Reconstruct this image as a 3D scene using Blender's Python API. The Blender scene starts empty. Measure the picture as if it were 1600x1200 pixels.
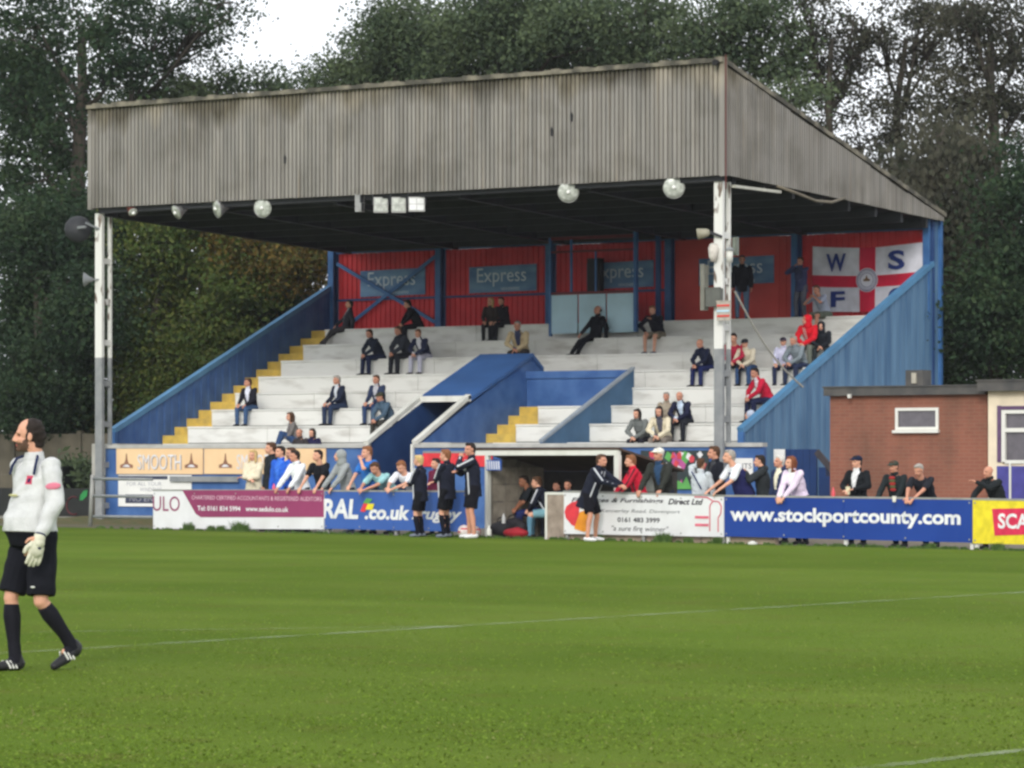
import bpy, math, random
import numpy as np
from mathutils import Vector, Matrix
random.seed(7); rng = np.random.default_rng(11)
SC = bpy.context.scene; COL = SC.collection
# ------------------------------------------------------------------ camera, sky, sun, exposure
F = 5210.7; TH = math.radians(32.89); X0, D0 = 4.665, 73.75; HOR = 720.0; EYE = 1.57
c_, s_ = math.cos(TH), math.sin(TH)
CAM = (-(X0*c_ - D0*s_), -(X0*s_ + D0*c_))
cd = bpy.data.cameras.new('camera'); cam = bpy.data.objects.new('camera', cd); COL.objects.link(cam)
cam.location = (CAM[0], CAM[1], EYE); cam.rotation_euler = (math.pi/2, 0, TH)
cd.sensor_width = 36; cd.lens = F/1600*36; cd.shift_y = 0.075; cd.clip_start = 0.5; cd.clip_end = 3000
SC.camera = cam
SUN_EL, SUN_AZ = math.radians(27), math.radians(158)   # azimuth clockwise from +Y
w = bpy.data.worlds.new('World'); SC.world = w; w.use_nodes = True
nt = w.node_tree; bg = nt.nodes['Background']
sky = nt.nodes.new('ShaderNodeTexSky'); sky.sky_type = 'NISHITA'; sky.sun_disc = False
sky.sun_elevation = SUN_EL; sky.sun_rotation = SUN_AZ; sky.dust_density = 4.0; sky.air_density = 1.0; sky.ozone_density = 1.0
hs = nt.nodes.new('ShaderNodeHueSaturation'); hs.inputs['Saturation'].default_value = 0.22
mxs = nt.nodes.new('ShaderNodeMix'); mxs.data_type = 'RGBA'; mxs.inputs[0].default_value = .75; mxs.inputs[7].default_value = (9.0, 9.3, 9.8, 1)   # overcast cloud layer
nt.links.new(sky.outputs[0], hs.inputs['Color']); nt.links.new(hs.outputs[0], mxs.inputs[6]); nt.links.new(mxs.outputs[2], bg.inputs['Color'])
bg.inputs['Strength'].default_value = 0.15
sl = bpy.data.lights.new('sun', 'SUN'); sl.energy = 1.5; sl.angle = math.radians(16); sl.color = (1, .96, .9)
sun = bpy.data.objects.new('sun', sl); COL.objects.link(sun); sun.location = (60, -60, 80)
sd = Vector((math.sin(SUN_AZ)*math.cos(SUN_EL), math.cos(SUN_AZ)*math.cos(SUN_EL), math.sin(SUN_EL)))
sun.rotation_euler = sd.to_track_quat('Z', 'Y').to_euler()
SC.view_settings.view_transform = 'Standard'; SC.view_settings.look = 'None'
SC.view_settings.exposure = 0.06; SC.view_settings.gamma = 1
SC.cycles.filter_width = 2.7; SC.cycles.max_bounces = 6

# ------------------------------------------------------------------ measuring helpers
def ray(px): l = (px-800)/F; return (l*c_ - s_, l*s_ + c_)
def dep(x, y): return D0 - x*s_ + y*c_
def ony(px, py, y):
    r = ray(px); d = (y-CAM[1])/r[1]; return Vector((CAM[0]+r[0]*d, y, EYE+(HOR-py)*d/F))
def onx(px, py, x):
    r = ray(px); d = (x-CAM[0])/r[0]; return Vector((x, CAM[1]+r[1]*d, EYE+(HOR-py)*d/F))
def onz(px, py, z=0.0):
    d = (z-EYE)*F/(HOR-py); r = ray(px); return Vector((CAM[0]+r[0]*d, CAM[1]+r[1]*d, z))
class Pl:                       # a vertical plane through two ground points
    def __init__(s, a, b):
        s.a = Vector((a[0], a[1], 0)); s.d = (Vector((b[0], b[1], 0))-s.a).normalized(); s.n = Vector((s.d.y, -s.d.x, 0))
    def u(s, px, off=0.0):
        r = ray(px); a = s.a + s.n*off
        det = r[0]*(-s.d.y) + s.d.x*r[1]
        bx, by = a.x-CAM[0], a.y-CAM[1]
        t = (bx*(-s.d.y) + s.d.x*by)/det; U = (r[0]*by - r[1]*bx)/det
        return U, t
    def uz(s, px, py, off=0.0):
        U, t = s.u(px, off); return U, EYE+(HOR-py)*t/F
    def pt(s, u, z, off=0.0): p = s.a + s.d*u + s.n*off; return Vector((p.x, p.y, z))
    def at(s, px, py, off=0.0): U, z = s.uz(px, py, off); return s.pt(U, z, off)
    def g(s, px, off=0.0): U, t = s.u(px, off); return s.pt(U, 0, off)
FENCE = Pl((-12.3, -4.9), (10.8, -10.6))
FRONT = Pl((-17.9, .3), (0.9, .3))

# ------------------------------------------------------------------ materials
def C(r, g, b, k=1.0):
    f = lambda v: ((v/255+.055)/1.055)**2.4 if v > 10 else v/255/12.92
    return (min(f(r)*k, .9), min(f(g)*k, .9), min(f(b)*k, .9), 1)
MC = {}
def mat(name, col, rough=.7, var=.12, scale=6.0, col2=None, metal=0, bump=0, bscale=40, emit=0, stretch=(1, 1, 1), spec=.3, mixlo=.35, mixhi=.65):
    if name in MC: return MC[name]
    m = bpy.data.materials.new(name); m.use_nodes = True; N = m.node_tree; b = N.nodes['Principled BSDF']
    b.inputs['Roughness'].default_value = rough; b.inputs['Metallic'].default_value = metal; b.inputs['Specular IOR Level'].default_value = spec
    tc = N.nodes.new('ShaderNodeTexCoord'); mp = N.nodes.new('ShaderNodeMapping'); mp.inputs['Scale'].default_value = stretch
    N.links.new(tc.outputs['Object'], mp.inputs[0])
    nz = N.nodes.new('ShaderNodeTexNoise'); nz.inputs['Scale'].default_value = scale; nz.inputs['Detail'].default_value = 5
    N.links.new(mp.outputs[0], nz.inputs['Vector'])
    rp = N.nodes.new('ShaderNodeValToRGB'); rp.color_ramp.elements[0].position = mixlo; rp.color_ramp.elements[1].position = mixhi
    c2 = col2 or tuple(min(v*(1+var), .9) for v in col[:3])+(1,)
    c1 = col if col2 else tuple(v*(1-var) for v in col[:3])+(1,)
    rp.color_ramp.elements[0].color = c1; rp.color_ramp.elements[1].color = c2
    N.links.new(nz.outputs['Fac'], rp.inputs[0]); N.links.new(rp.outputs[0], b.inputs['Base Color'])
    if bump:
        n2 = N.nodes.new('ShaderNodeTexNoise'); n2.inputs['Scale'].default_value = bscale; n2.inputs['Detail'].default_value = 4
        bp = N.nodes.new('ShaderNodeBump'); bp.inputs['Strength'].default_value = bump; bp.inputs['Distance'].default_value = .02
        N.links.new(mp.outputs[0], n2.inputs['Vector']); N.links.new(n2.outputs['Fac'], bp.inputs['Height']); N.links.new(bp.outputs[0], b.inputs['Normal'])
    if emit: b.inputs['Emission Color'].default_value = col; b.inputs['Emission Strength'].default_value = emit
    MC[name] = m; return m
def cloth(r, g, b): return mat('cloth_%d_%d_%d' % (r, g, b), C(r, g, b, 1.15), rough=.9, var=.10, scale=9, spec=.12, bump=.25, bscale=60)

# ------------------------------------------------------------------ mesh helpers
ORG = {}
class G:
    def __init__(s): s.v = []; s.f = []; s.m = []
    def add(s, vs, fs, m=0):
        o = len(s.v); s.v += [tuple(v) for v in vs]; s.f += [tuple(i+o for i in f) for f in fs]; s.m += [m]*len(fs); return s
    def box(s, x0, x1, y0, y1, z0, z1, m=0):
        x0, x1 = min(x0, x1), max(x0, x1); y0, y1 = min(y0, y1), max(y0, y1); z0, z1 = min(z0, z1), max(z0, z1)
        v = [(x, y, z) for z in (z0, z1) for y in (y0, y1) for x in (x0, x1)]
        return s.add(v, [(0, 2, 3, 1), (4, 5, 7, 6), (0, 1, 5, 4), (2, 6, 7, 3), (0, 4, 6, 2), (1, 3, 7, 5)], m)
    def prism(s, pts, n, m=0):       # planar polygon pts (3D) extruded by vector n
        n = Vector(n); P = [Vector(p) for p in pts]; k = len(P)
        vs = P+[p+n for p in P]
        return s.add(vs, [tuple(range(k))[::-1], tuple(range(k, 2*k))]+[(i, (i+1) % k, k+(i+1) % k, k+i) for i in range(k)], m)
    def bar(s, a, b, w, h, up=(0, 0, 1), m=0):
        a = Vector(a); b = Vector(b); d = (b-a).normalized(); up = Vector(up)
        if abs(d.dot(up)) > .98: up = Vector((1, 0, 0))
        r = d.cross(up).normalized()*w/2; u = r.cross(d).normalized()*h/2
        vs = [p+q for p in (a, b) for q in (-r-u, r-u, r+u, -r+u)]
        return s.add(vs, [(3, 2, 1, 0), (4, 5, 6, 7), (0, 1, 5, 4), (1, 2, 6, 5), (2, 3, 7, 6), (3, 0, 4, 7)], m)
    def tube(s, pts, r, n=8, m=0, r2=None):
        P = [Vector(p) for p in pts]; k = len(P); vs = []
        for i, p in enumerate(P):
            d = (P[min(i+1, k-1)]-P[max(i-1, 0)]).normalized(); a = Vector((0, 0, 1)) if abs(d.z) < .9 else Vector((1, 0, 0))
            u = d.cross(a).normalized(); v = d.cross(u); rr = r if r2 is None else r+(r2-r)*i/(k-1)
            vs += [p+(u*math.cos(t)+v*math.sin(t))*rr for t in [2*math.pi*j/n for j in range(n)]]
        fs = [(i*n+j, i*n+(j+1) % n, (i+1)*n+(j+1) % n, (i+1)*n+j) for i in range(k-1) for j in range(n)]
        fs += [tuple(range(n))[::-1], tuple(range((k-1)*n, k*n))]
        return s.add(vs, fs, m)
    def lathe(s, o, ax, prof, n=16, m=0):    # prof: (dist along ax, radius)
        o = Vector(o); ax = Vector(ax).normalized(); a = Vector((0, 0, 1)) if abs(ax.z) < .9 else Vector((1, 0, 0))
        u = ax.cross(a).normalized(); v = ax.cross(u); vs = []
        for d, r in prof: vs += [o+ax*d+(u*math.cos(t)+v*math.sin(t))*r for t in [2*math.pi*j/n for j in range(n)]]
        k = len(prof); fs = [(i*n+j, i*n+(j+1) % n, (i+1)*n+(j+1) % n, (i+1)*n+j) for i in range(k-1) for j in range(n)]
        fs += [tuple(range(n))[::-1], tuple(range((k-1)*n, k*n))]
        return s.add(vs, fs, m)
def put(name, g, ms, parent=None, origin=None, smooth=False, local=False):
    me = bpy.data.meshes.new(name); o = bpy.data.objects.new(name, me)
    og = (0, 0, 0) if local else (ORG[parent.name] if parent is not None else (origin or (0, 0, 0)))
    vs = [(v[0]-og[0], v[1]-og[1], v[2]-og[2]) for v in g.v] if any(og) else g.v
    me.from_pydata(vs, [], g.f); ms = ms if isinstance(ms, (list, tuple)) else [ms]
    for m in ms: me.materials.append(m)
    if len(ms) > 1: me.polygons.foreach_set('material_index', g.m)
    if smooth: me.shade_smooth()
    me.update(); COL.objects.link(o)
    if parent is not None: o.parent = parent
    else: o.location = og
    ORG[o.name] = og; return o
def tag(o, label, cat, group=None):
    o['label'] = label; o['category'] = cat
    if group: o['group'] = group
    return o
def thing(name, label, cat, loc, group=None):
    o = bpy.data.objects.new(name, None); o.location = loc; COL.objects.link(o); ORG[o.name] = tuple(loc); o.empty_display_size = .1
    return tag(o, label, cat, group)
def struct(name, g, ms, smooth=False):
    o = put(name, g, ms, smooth=smooth); o['kind'] = 'structure'; return o

# deferred evaluation (remeshed bodies, lettering) in a scratch scene
JOBS = []
def text(s, pl, u0, u1, z0, z1, ms, parent, off=.004, name='lettering', shear=0, bold=0, fit='box', th=.003):
    """lettering stretched into the box u0..u1, z0..z1 of the vertical plane pl, standing off it"""
    cu = bpy.data.curves.new('t', 'FONT'); cu.body = s; cu.size = 1; cu.offset = bold; cu.shear = shear; cu.resolution_u = 3; cu.extrude = 0
    o = put(name, G(), ms, parent); og = ORG[parent.name]
    def fin(me):
        n = len(me.vertices); a = np.empty(n*3); me.vertices.foreach_get('co', a); a = a.reshape(-1, 3)
        lo, hi = a.min(0), a.max(0)
        U = u0+(a[:, 0]-lo[0])/(hi[0]-lo[0])*(u1-u0); Z = z0+(a[:, 1]-lo[1])/(hi[1]-lo[1])*(z1-z0)
        b = np.stack([pl.a.x+pl.d.x*U+pl.n.x*off-og[0], pl.a.y+pl.d.y*U+pl.n.y*off-og[1], Z-og[2]], 1)
        me.vertices.foreach_set('co', b.ravel()); me.materials.clear(); me.materials.append(ms); me.update(); o.data = me
    JOBS.append(('t', cu, fin)); return o
def run_jobs():
    ts = bpy.data.scenes.new('scratch'); obs = []
    for j in JOBS:
        if j[0] == 't': ob = bpy.data.objects.new('t', j[1])
        else:
            vs, fs, vox, it = j[1]; me = bpy.data.meshes.new('r'); me.from_pydata(vs, [], fs); ob = bpy.data.objects.new('r', me)
            md = ob.modifiers.new('r', 'REMESH'); md.mode = 'VOXEL'; md.voxel_size = vox; md.adaptivity = 0
            if it: ms = ob.modifiers.new('s', 'SMOOTH'); ms.iterations = it; ms.factor = .5
        ts.collection.objects.link(ob); obs.append(ob)
    vl = ts.view_layers[0]; vl.update(); dg = vl.depsgraph
    for j, ob in zip(JOBS, obs): j[2](bpy.data.meshes.new_from_object(ob.evaluated_get(dg)))
    for ob in obs: bpy.data.objects.remove(ob)
    bpy.data.scenes.remove(ts)
# ------------------------------------------------------------------ ground, pitch, path
def grass_mat():
    m = bpy.data.materials.new('pitch_grass'); m.use_nodes = True; N = m.node_tree; b = N.nodes['Principled BSDF']; L = N.links.new
    b.inputs['Roughness'].default_value = .85; b.inputs['Specular IOR Level'].default_value = .02
    tc = N.nodes.new('ShaderNodeTexCoord')
    def noise(scale, det, sx=1, sy=1, rot=0):
        mp = N.nodes.new('ShaderNodeMapping'); mp.inputs['Scale'].default_value = (sx, sy, 1); mp.inputs['Rotation'].default_value = (0, 0, rot)
        n = N.nodes.new('ShaderNodeTexNoise'); n.inputs['Scale'].default_value = scale; n.inputs['Detail'].default_value = det
        L(tc.outputs['Object'], mp.inputs[0]); L(mp.outputs[0], n.inputs['Vector']); return n.outputs['Fac']
    def ramp(x, a, ca, c, cc):
        r = N.nodes.new('ShaderNodeValToRGB'); r.color_ramp.elements[0].position = a; r.color_ramp.elements[1].position = c
        r.color_ramp.elements[0].color = ca; r.color_ramp.elements[1].color = cc; L(x, r.inputs[0]); return r.outputs[0]
    def mix(f, a, c, mode='MIX'):
        x = N.nodes.new('ShaderNodeMix'); x.data_type = 'RGBA'; x.blend_type = mode
        if hasattr(f, 'is_output') or not isinstance(f, float): L(f, x.inputs[0])
        else: x.inputs[0].default_value = f
        L(a, x.inputs[6]); L(c, x.inputs[7]); return x.outputs[2]
    base = ramp(noise(.35, 6), .35, (.092, .150, .0145, 1), .68, (.118, .170, .0225, 1))
    bands = ramp(noise(.13, 2, .35, 1.9, math.radians(14)), .40, (.88, .90, .84, 1), .60, (1.08, 1.07, 1.16, 1))
    col = mix(1.0, base, bands, 'MULTIPLY')
    patch = ramp(noise(1.6, 8), .54, (0, 0, 0, 1), .74, (1, 1, 1, 1))
    dry = N.nodes.new('ShaderNodeRGB'); dry.outputs[0].default_value = (.115, .118, .024, 1)
    sc = N.nodes.new('ShaderNodeMath'); sc.operation = 'MULTIPLY'; sc.inputs[1].default_value = .55; L(patch, sc.inputs[0])
    col = mix(sc.outputs[0], col, dry.outputs[0])
    fine = ramp(noise(26, 8), .3, (.88, .90, .84, 1), .72, (1.12, 1.10, 1.14, 1)); col = mix(1.0, col, fine, 'MULTIPLY')
    vf = ramp(noise(110, 3), .3, (.80, .82, .76, 1), .7, (1.20, 1.18, 1.24, 1)); col = mix(1.0, col, vf, 'MULTIPLY')
    L(col, b.inputs['Base Color'])
    bp = N.nodes.new('ShaderNodeBump'); bp.inputs['Strength'].default_value = .6; bp.inputs['Distance'].default_value = .03
    L(noise(60, 8), bp.inputs['Height']); L(bp.outputs[0], b.inputs['Normal']); return m
M_grass = grass_mat()
M_earth = mat('earth', (.07, .075, .035, 1), .95, scale=.8, col2=(.12, .10, .06, 1), bump=.5, bscale=8)
M_path = mat('concrete_path', C(140, 130, 115, .8), .9, scale=3, col2=C(118, 112, 98, .8), bump=.3)
g = G(); g.add([(-1500, -1500, 0), (1500, -1500, 0), (1500, 1500, 0), (-1500, 1500, 0)], [(0, 1, 2, 3)]); struct('ground', g, M_earth)
g = G(); a = FENCE.pt(-60, .004, .12); b = FENCE.pt(80, .004, .12); n = FENCE.n
g.add([a, a+n*75, b+n*75, b], [(0, 1, 2, 3)]); struct('pitch', g, M_grass)
g = G(); a = FENCE.pt(.2, .004, .0); b = FENCE.pt(60, .004, .0); g.add([a, b, (b.x, .2, .004), (a.x, .2, .004)], [(0, 1, 2, 3)]); struct('path', g, M_path)
# worn touchlines painted on the grass
mw = bpy.data.materials.new('worn_line'); mw.use_nodes = True; N = mw.node_tree; b = N.nodes['Principled BSDF']; b.inputs['Roughness'].default_value = .9; b.inputs['Base Color'].default_value = (.34, .40, .24, 1)
tc = N.nodes.new('ShaderNodeTexCoord'); nz = N.nodes.new('ShaderNodeTexNoise'); nz.inputs['Scale'].default_value = 1.1; nz.inputs['Detail'].default_value = 10; nz.inputs['Roughness'].default_value = .7
rp = N.nodes.new('ShaderNodeValToRGB'); rp.color_ramp.elements[0].position = .40; rp.color_ramp.elements[1].position = .66; rp.color_ramp.elements[0].color = (.03, .03, .03, 1); rp.color_ramp.elements[1].color = (.55, .55, .55, 1)
ts_ = N.nodes.new('ShaderNodeBsdfTransparent'); mx = N.nodes.new('ShaderNodeMixShader'); N.links.new(tc.outputs['Object'], nz.inputs['Vector']); N.links.new(nz.outputs['Fac'], rp.inputs[0]); N.links.new(rp.outputs[0], mx.inputs[0])
N.links.new(ts_.outputs[0], mx.inputs[1]); N.links.new(b.outputs[0], mx.inputs[2]); N.links.new(mx.outputs[0], N.nodes['Material Output'].inputs['Surface'])
def line(pa, pb, wd):
    a, b = onz(*pa, .008), onz(*pb, .008); d = (b-a).normalized(); q = Vector((-d.y, d.x, 0)); k = 60; g = G(); vs = []
    for i in range(k+1):
        p = a+(b-a)*i/k; ww = wd*(.35+.5*rng.random()); vs += [p-q*ww, p+q*ww]
    g.add(vs, [(2*i, 2*i+2, 2*i+3, 2*i+1) for i in range(k)]); struct('touchline', g, mw)
line((-60, 1024), (1700, 919), .13); line((60, 987), (700, 978), .06); line((1330, 1202), (1680, 1162), .09)
def tri_mesh(name, V, ms, midx=None, parent=None, quads=False):
    k = 4 if quads else 3; n = len(V)//k; me = bpy.data.meshes.new(name); me.vertices.add(len(V)); me.vertices.foreach_set('co', np.asarray(V, np.float32).ravel())
    me.loops.add(n*k); me.loops.foreach_set('vertex_index', np.arange(n*k, dtype=np.int32)); me.polygons.add(n)
    me.polygons.foreach_set('loop_start', np.arange(0, n*k, k, dtype=np.int32)); me.polygons.foreach_set('loop_total', np.full(n, k, np.int32))
    ms = ms if isinstance(ms, (list, tuple)) else [ms]
    for m in ms: me.materials.append(m)
    if midx is not None: me.polygons.foreach_set('material_index', midx.astype(np.int32))
    me.update(calc_edges=True); o = bpy.data.objects.new(name, me); COL.objects.link(o)
    if parent is not None: o.parent = parent
    ORG[o.name] = (0, 0, 0); return o
# short blades over the near half of the pitch, shaded like the turf they stand in
n = 42000; px = rng.uniform(-60, 1660, n); py = 862+(1235-862)*rng.random(n)**.75; d = EYE*F/(py-HOR); l = (px-800)/F; X = CAM[0]+(l*c_-s_)*d; Y = CAM[1]+(l*s_+c_)*d
cl = np.sin(X*1.7+np.sin(Y*2.3))*np.sin(Y*1.9+1.3*np.sin(X*1.1)); kp = rng.random(n) < .55+.45*cl; X, Y = X[kp], Y[kp]; n = len(X)
h = rng.uniform(.007, .019, n)*(1+2.2*(rng.random(n) > .992)); wd = rng.uniform(.004, .010, n); lx = rng.normal(0, .012, n); ly = rng.normal(0, .012, n); V = np.zeros((n, 3, 3))
V[:, 0] = np.stack([X-c_*wd, Y-s_*wd, np.full(n, .004)], 1); V[:, 1] = np.stack([X+c_*wd, Y+s_*wd, np.full(n, .004)], 1); V[:, 2] = np.stack([X+lx, Y+ly, h], 1)
M_bl = [mat('blade_a', (.150, .235, .028, 1), .85, spec=.02), mat('blade_b', (.175, .250, .040, 1), .85, spec=.02), mat('blade_c', (.21, .235, .07, 1), .85, spec=.02), mat('blade_d', (.125, .20, .024, 1), .85, spec=.02)]
o = tri_mesh('grass', V.reshape(-1, 3), M_bl, rng.choice(4, n, p=[.42, .33, .07, .18])); o.data.shade_smooth(); o.data.normals_split_custom_set_from_vertices([(0, 0, 1)]*(3*n)); o.visible_shadow = True; tag(o, 'short green turf blades covering the near half of the pitch', 'grass'); o['kind'] = 'stuff'
# earth bank at the foot of the front wall
g = G(); z0 = .0
for i in range(40):
    x0 = -21+i*.3; x1 = x0+.3
    g.add([(x0, -1.0, 0), (x1, -1.0, 0), (x1, .2, .16+.03*math.sin(i)), (x0, .2, .16+.03*math.sin(i-1))], [(0, 1, 2, 3)])
struct('earth_bank', g, mat('bank', C(105, 92, 62, .8), .95, scale=5, col2=C(80, 88, 50, .8), bump=.5))
# ------------------------------------------------------------------ the grandstand
blue = mat('blue_paint', C(54, 90, 146, 1), .55, scale=2.2, col2=C(74, 110, 164, 1))
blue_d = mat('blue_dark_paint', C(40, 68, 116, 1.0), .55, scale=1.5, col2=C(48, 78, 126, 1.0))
blue_l = mat('blue_faded_paint', C(70, 104, 138, 1.0), .6, scale=1.3, col2=C(96, 130, 160, 1.0), stretch=(3, 3, .4))
blue_s = mat('blue_steel', C(52, 92, 142, 1.1), .5, scale=3, col2=C(64, 108, 158, 1.1))
white = mat('white_paint', C(222, 222, 214, 1.0), .6, scale=2.2, col2=C(190, 188, 178, 1.0), stretch=(1, 1, .3), mixlo=.45, mixhi=.9)
white_b = mat('white_board', C(232, 232, 228, 1.0), .5, scale=2, col2=C(206, 206, 202, 1), mixlo=.45, mixhi=.9)
yellow = mat('yellow_step_paint', C(216, 184, 88, 1.0), .7, scale=4, col2=C(170, 146, 84, 1.0), mixlo=.4, mixhi=.8)
red = mat('red_sheet', C(226, 62, 66, 1.0), .55, scale=1.2, col2=C(206, 50, 56, 1.0))
red_f = mat('red_flat_board', C(216, 84, 76, 1.0), .7, scale=1.2, col2=C(204, 74, 68, 1.0))
grey_p = mat('grey_post_paint', C(146, 148, 148, 1.0), .6, scale=3, col2=C(126, 130, 132, 1))
dark = mat('shade_dark', (.022, .020, .018, 1), .9, scale=2)  # near black, so the soffit colour adds to real shade under the roof
steel_d = mat('dark_steel', (.03, .032, .036, 1), .6, scale=3)
black = mat('black_paint', (.012, .012, .014, 1), .6)
def cladding_mat():
    m = bpy.data.materials.new('asbestos_sheet'); m.use_nodes = True; N = m.node_tree; b = N.nodes['Principled BSDF']; L = N.links.new; b.inputs['Roughness'].default_value = .9; b.inputs['Specular IOR Level'].default_value = .1
    geo = N.nodes.new('ShaderNodeTexCoord')
    def nz(scale, sx, sy, sz, det=6):
        mp = N.nodes.new('ShaderNodeMapping'); mp.inputs['Scale'].default_value = (sx, sy, sz); n = N.nodes.new('ShaderNodeTexNoise'); n.inputs['Scale'].default_value = scale; n.inputs['Detail'].default_value = det
        L(geo.outputs['Object'], mp.inputs[0]); L(mp.outputs[0], n.inputs['Vector']); return n.outputs['Fac']
    def ramp(x, st):
        r = N.nodes.new('ShaderNodeValToRGB'); e = r.color_ramp.elements
        while len(e) < len(st): e.new(.5)
        for q, (p, c) in zip(e, st): q.position = p; q.color = c
        L(x, r.inputs[0]); return r.outputs[0]
    c1 = ramp(nz(1.0, 3.5, 3.5, .35), [(.28, C(126, 124, 119)), (.5, C(142, 139, 134)), (.72, C(156, 152, 145))])
    c2 = ramp(nz(2.0, 5, 5, .12), [(.32, (.82, .80, .77, 1)), (.55, (1, 1, 1, 1)), (.8, (1.05, 1.02, .97, 1))])
    mx = N.nodes.new('ShaderNodeMix'); mx.data_type = 'RGBA'; mx.blend_type = 'MULTIPLY'; mx.inputs[0].default_value = 1; L(c1, mx.inputs[6]); L(c2, mx.inputs[7])
    c3 = ramp(nz(.9, 1, 1, 1, 8), [(.36, (.74, .73, .70, 1)), (.52, (1, 1, 1, 1))])
    m2 = N.nodes.new('ShaderNodeMix'); m2.data_type = 'RGBA'; m2.blend_type = 'MULTIPLY'; m2.inputs[0].default_value = .7; L(mx.outputs[2], m2.inputs[6]); L(c3, m2.inputs[7])
    # weathered band along the top edge: cream lichen and dark run-off with ragged lower edge
    sx = N.nodes.new('ShaderNodeSeparateXYZ'); L(geo.outputs['Object'], sx.inputs[0])
    ad = N.nodes.new('ShaderNodeMath'); ad.operation = 'MULTIPLY_ADD'; L(nz(1.6, 1, 1, .25, 7), ad.inputs[0]); ad.inputs[1].default_value = 1.5; L(sx.outputs['Z'], ad.inputs[2])
    mr = N.nodes.new('ShaderNodeMapRange'); mr.inputs['From Min'].default_value = 10.58; mr.inputs['From Max'].default_value = 11.0; L(ad.outputs[0], mr.inputs['Value'])
    st = ramp(nz(1.1, 1, 1, .4, 5), [(.36, C(84, 80, 70)), (.5, C(112, 106, 92)), (.62, C(164, 156, 142))])
    m3 = N.nodes.new('ShaderNodeMix'); m3.data_type = 'RGBA'; L(mr.outputs[0], m3.inputs[0]); L(m2.outputs[2], m3.inputs[6]); L(st, m3.inputs[7])
    rs = ramp(nz(3.0, 6, 6, .16, 4), [(.62, (0, 0, 0, 1)), (.74, (1, 1, 1, 1))]); m4 = N.nodes.new('ShaderNodeMix'); m4.data_type = 'RGBA'; sc2 = N.nodes.new('ShaderNodeMath'); sc2.operation = 'MULTIPLY'; sc2.inputs[1].default_value = .45; L(rs, sc2.inputs[0]); L(sc2.outputs[0], m4.inputs[0]); L(m3.outputs[2], m4.inputs[6]); m4.inputs[7].default_value = C(140, 124, 104)
    L(m4.outputs[2], b.inputs['Base Color']); return m
M_clad = cladding_mat()
M_moss = mat('mossy_edge', C(84, 82, 74, .9), .95, scale=2.2, col2=C(140, 134, 118, .9), bump=.8, bscale=14, mixlo=.42, mixhi=.62)
ZB, ZT, ZS, ZSB = 7.86, 10.40, 7.74, 7.56
XL, XR = -17.90, .12
YB = 11.2
XRB = -.02      # the right gable tapers in slightly towards the back
stand = thing('grandstand', 'covered football grandstand with grey corrugated fascia, blue side walls and white terraces', 'grandstand', (-9, 0, 0))
def corr(pts_bottom_top, pitch=.115, depth=.055, nrm=(0, -1, 0), m=0, g=None):
    """corrugated sheet: function t->(base point, z0, z1) along a run"""
    a, b, z0a, z0b, z1a, z1b = pts_bottom_top; a = Vector(a); b = Vector(b); nrm = Vector(nrm); Lh = (b-a).length; n = int(Lh/pitch); g = g or G(); vs = []
    prof = [(0, 0), (.20, 0), (.26, 1), (.86, 1), (.92, 0)]
    pts = []
    for i in range(n):
        for q, h in prof: pts.append(((i+q)/n, h))
    pts.append((1, 0))
    for t, h in pts:
        k = int(t*n/9); r1 = .018*math.sin(k*12.9+1); r2 = .02*math.sin(k*7.7)
        p = a+(b-a)*t+nrm*(h*depth+.006*math.sin(k*3.1)); vs += [(p.x, p.y, z0a+(z0b-z0a)*t+r1), (p.x, p.y, z1a+(z1b-z1a)*t+r2)]
    g.add(vs, [(2*i, 2*i+2, 2*i+3, 2*i+1) for i in range(len(pts)-1)], m); return g
put('fascia', corr(((XL, -.2, 0), (XR, -.2, 0), ZB, ZB, ZT-.02, ZT-.02)), M_clad, stand)
def zroof(y): return ZT+(ZS-ZT)*(y+.2)/(YB+.2)
def corr_side(x, nx):
    return corr(((x, -.2, 0), (XRB if x > 0 else x, YB, 0), ZB, ZSB, ZT-.12, ZS-.12), nrm=(nx, 0, 0))
put('gable_cladding', corr_side(XR, 1), M_clad, stand); put('gable_cladding', corr_side(XL, -1), M_clad, stand)
for x in (XR, XL-.04): g = G(); g.box(x-.04, x+.08, -.30, -.16, ZB-.02, ZT-.02); put('corner_strip', g, M_clad, stand)
for q, zz in ((445, 248), (862, 205), (893, 182)):     # broken holes in the sheeting
    c = ony(q, zz, -.262); g = G(); g.prism([c+Vector(v) for v in ((-.03, 0, -.10), (.03, 0, -.12), (.045, 0, .02), (.0, 0, .11), (-.035, 0, .05))], (0, .004, 0)); put('sheet_hole', g, black, stand)
# gutter / capping with an uneven mossy edge
g = G(); n = 90
for i in range(n):
    x0 = XL-.08+(XR-XL+.14)*i/n; x1 = XL-.08+(XR-XL+.14)*(i+1)/n; dz = .012*math.sin(i*1.7)+rng.uniform(-.012, .015)
    g.box(x0, x1+.004*(i % 2), -.36-.002*(i % 3), -.1, ZT-.05, ZT+.05+dz)
put('fascia_capping', g, M_moss, stand)
for x in (XR, XL):
    g = G(); s = 1 if x > -5 else -1; n = 56
    for i in range(n):
        y0 = -.15+(YB+.25)*i/n; y1 = -.15+(YB+.25)*(i+1)/n
        e0 = x+(XRB-XR)*(y0+.15)/(YB+.25) if s > 0 else x; g.prism([(e0-s*.15, y0, zroof(y0)-.07), (e0-s*.15, y1, zroof(y1)-.07), (e0-s*.15, y1, zroof(y1)+.03), (e0-s*.15, y0, zroof(y0)+.03+.02*(i % 2))], (s*.22, 0, 0))
    put('verge_capping', g, M_moss, stand)
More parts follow.
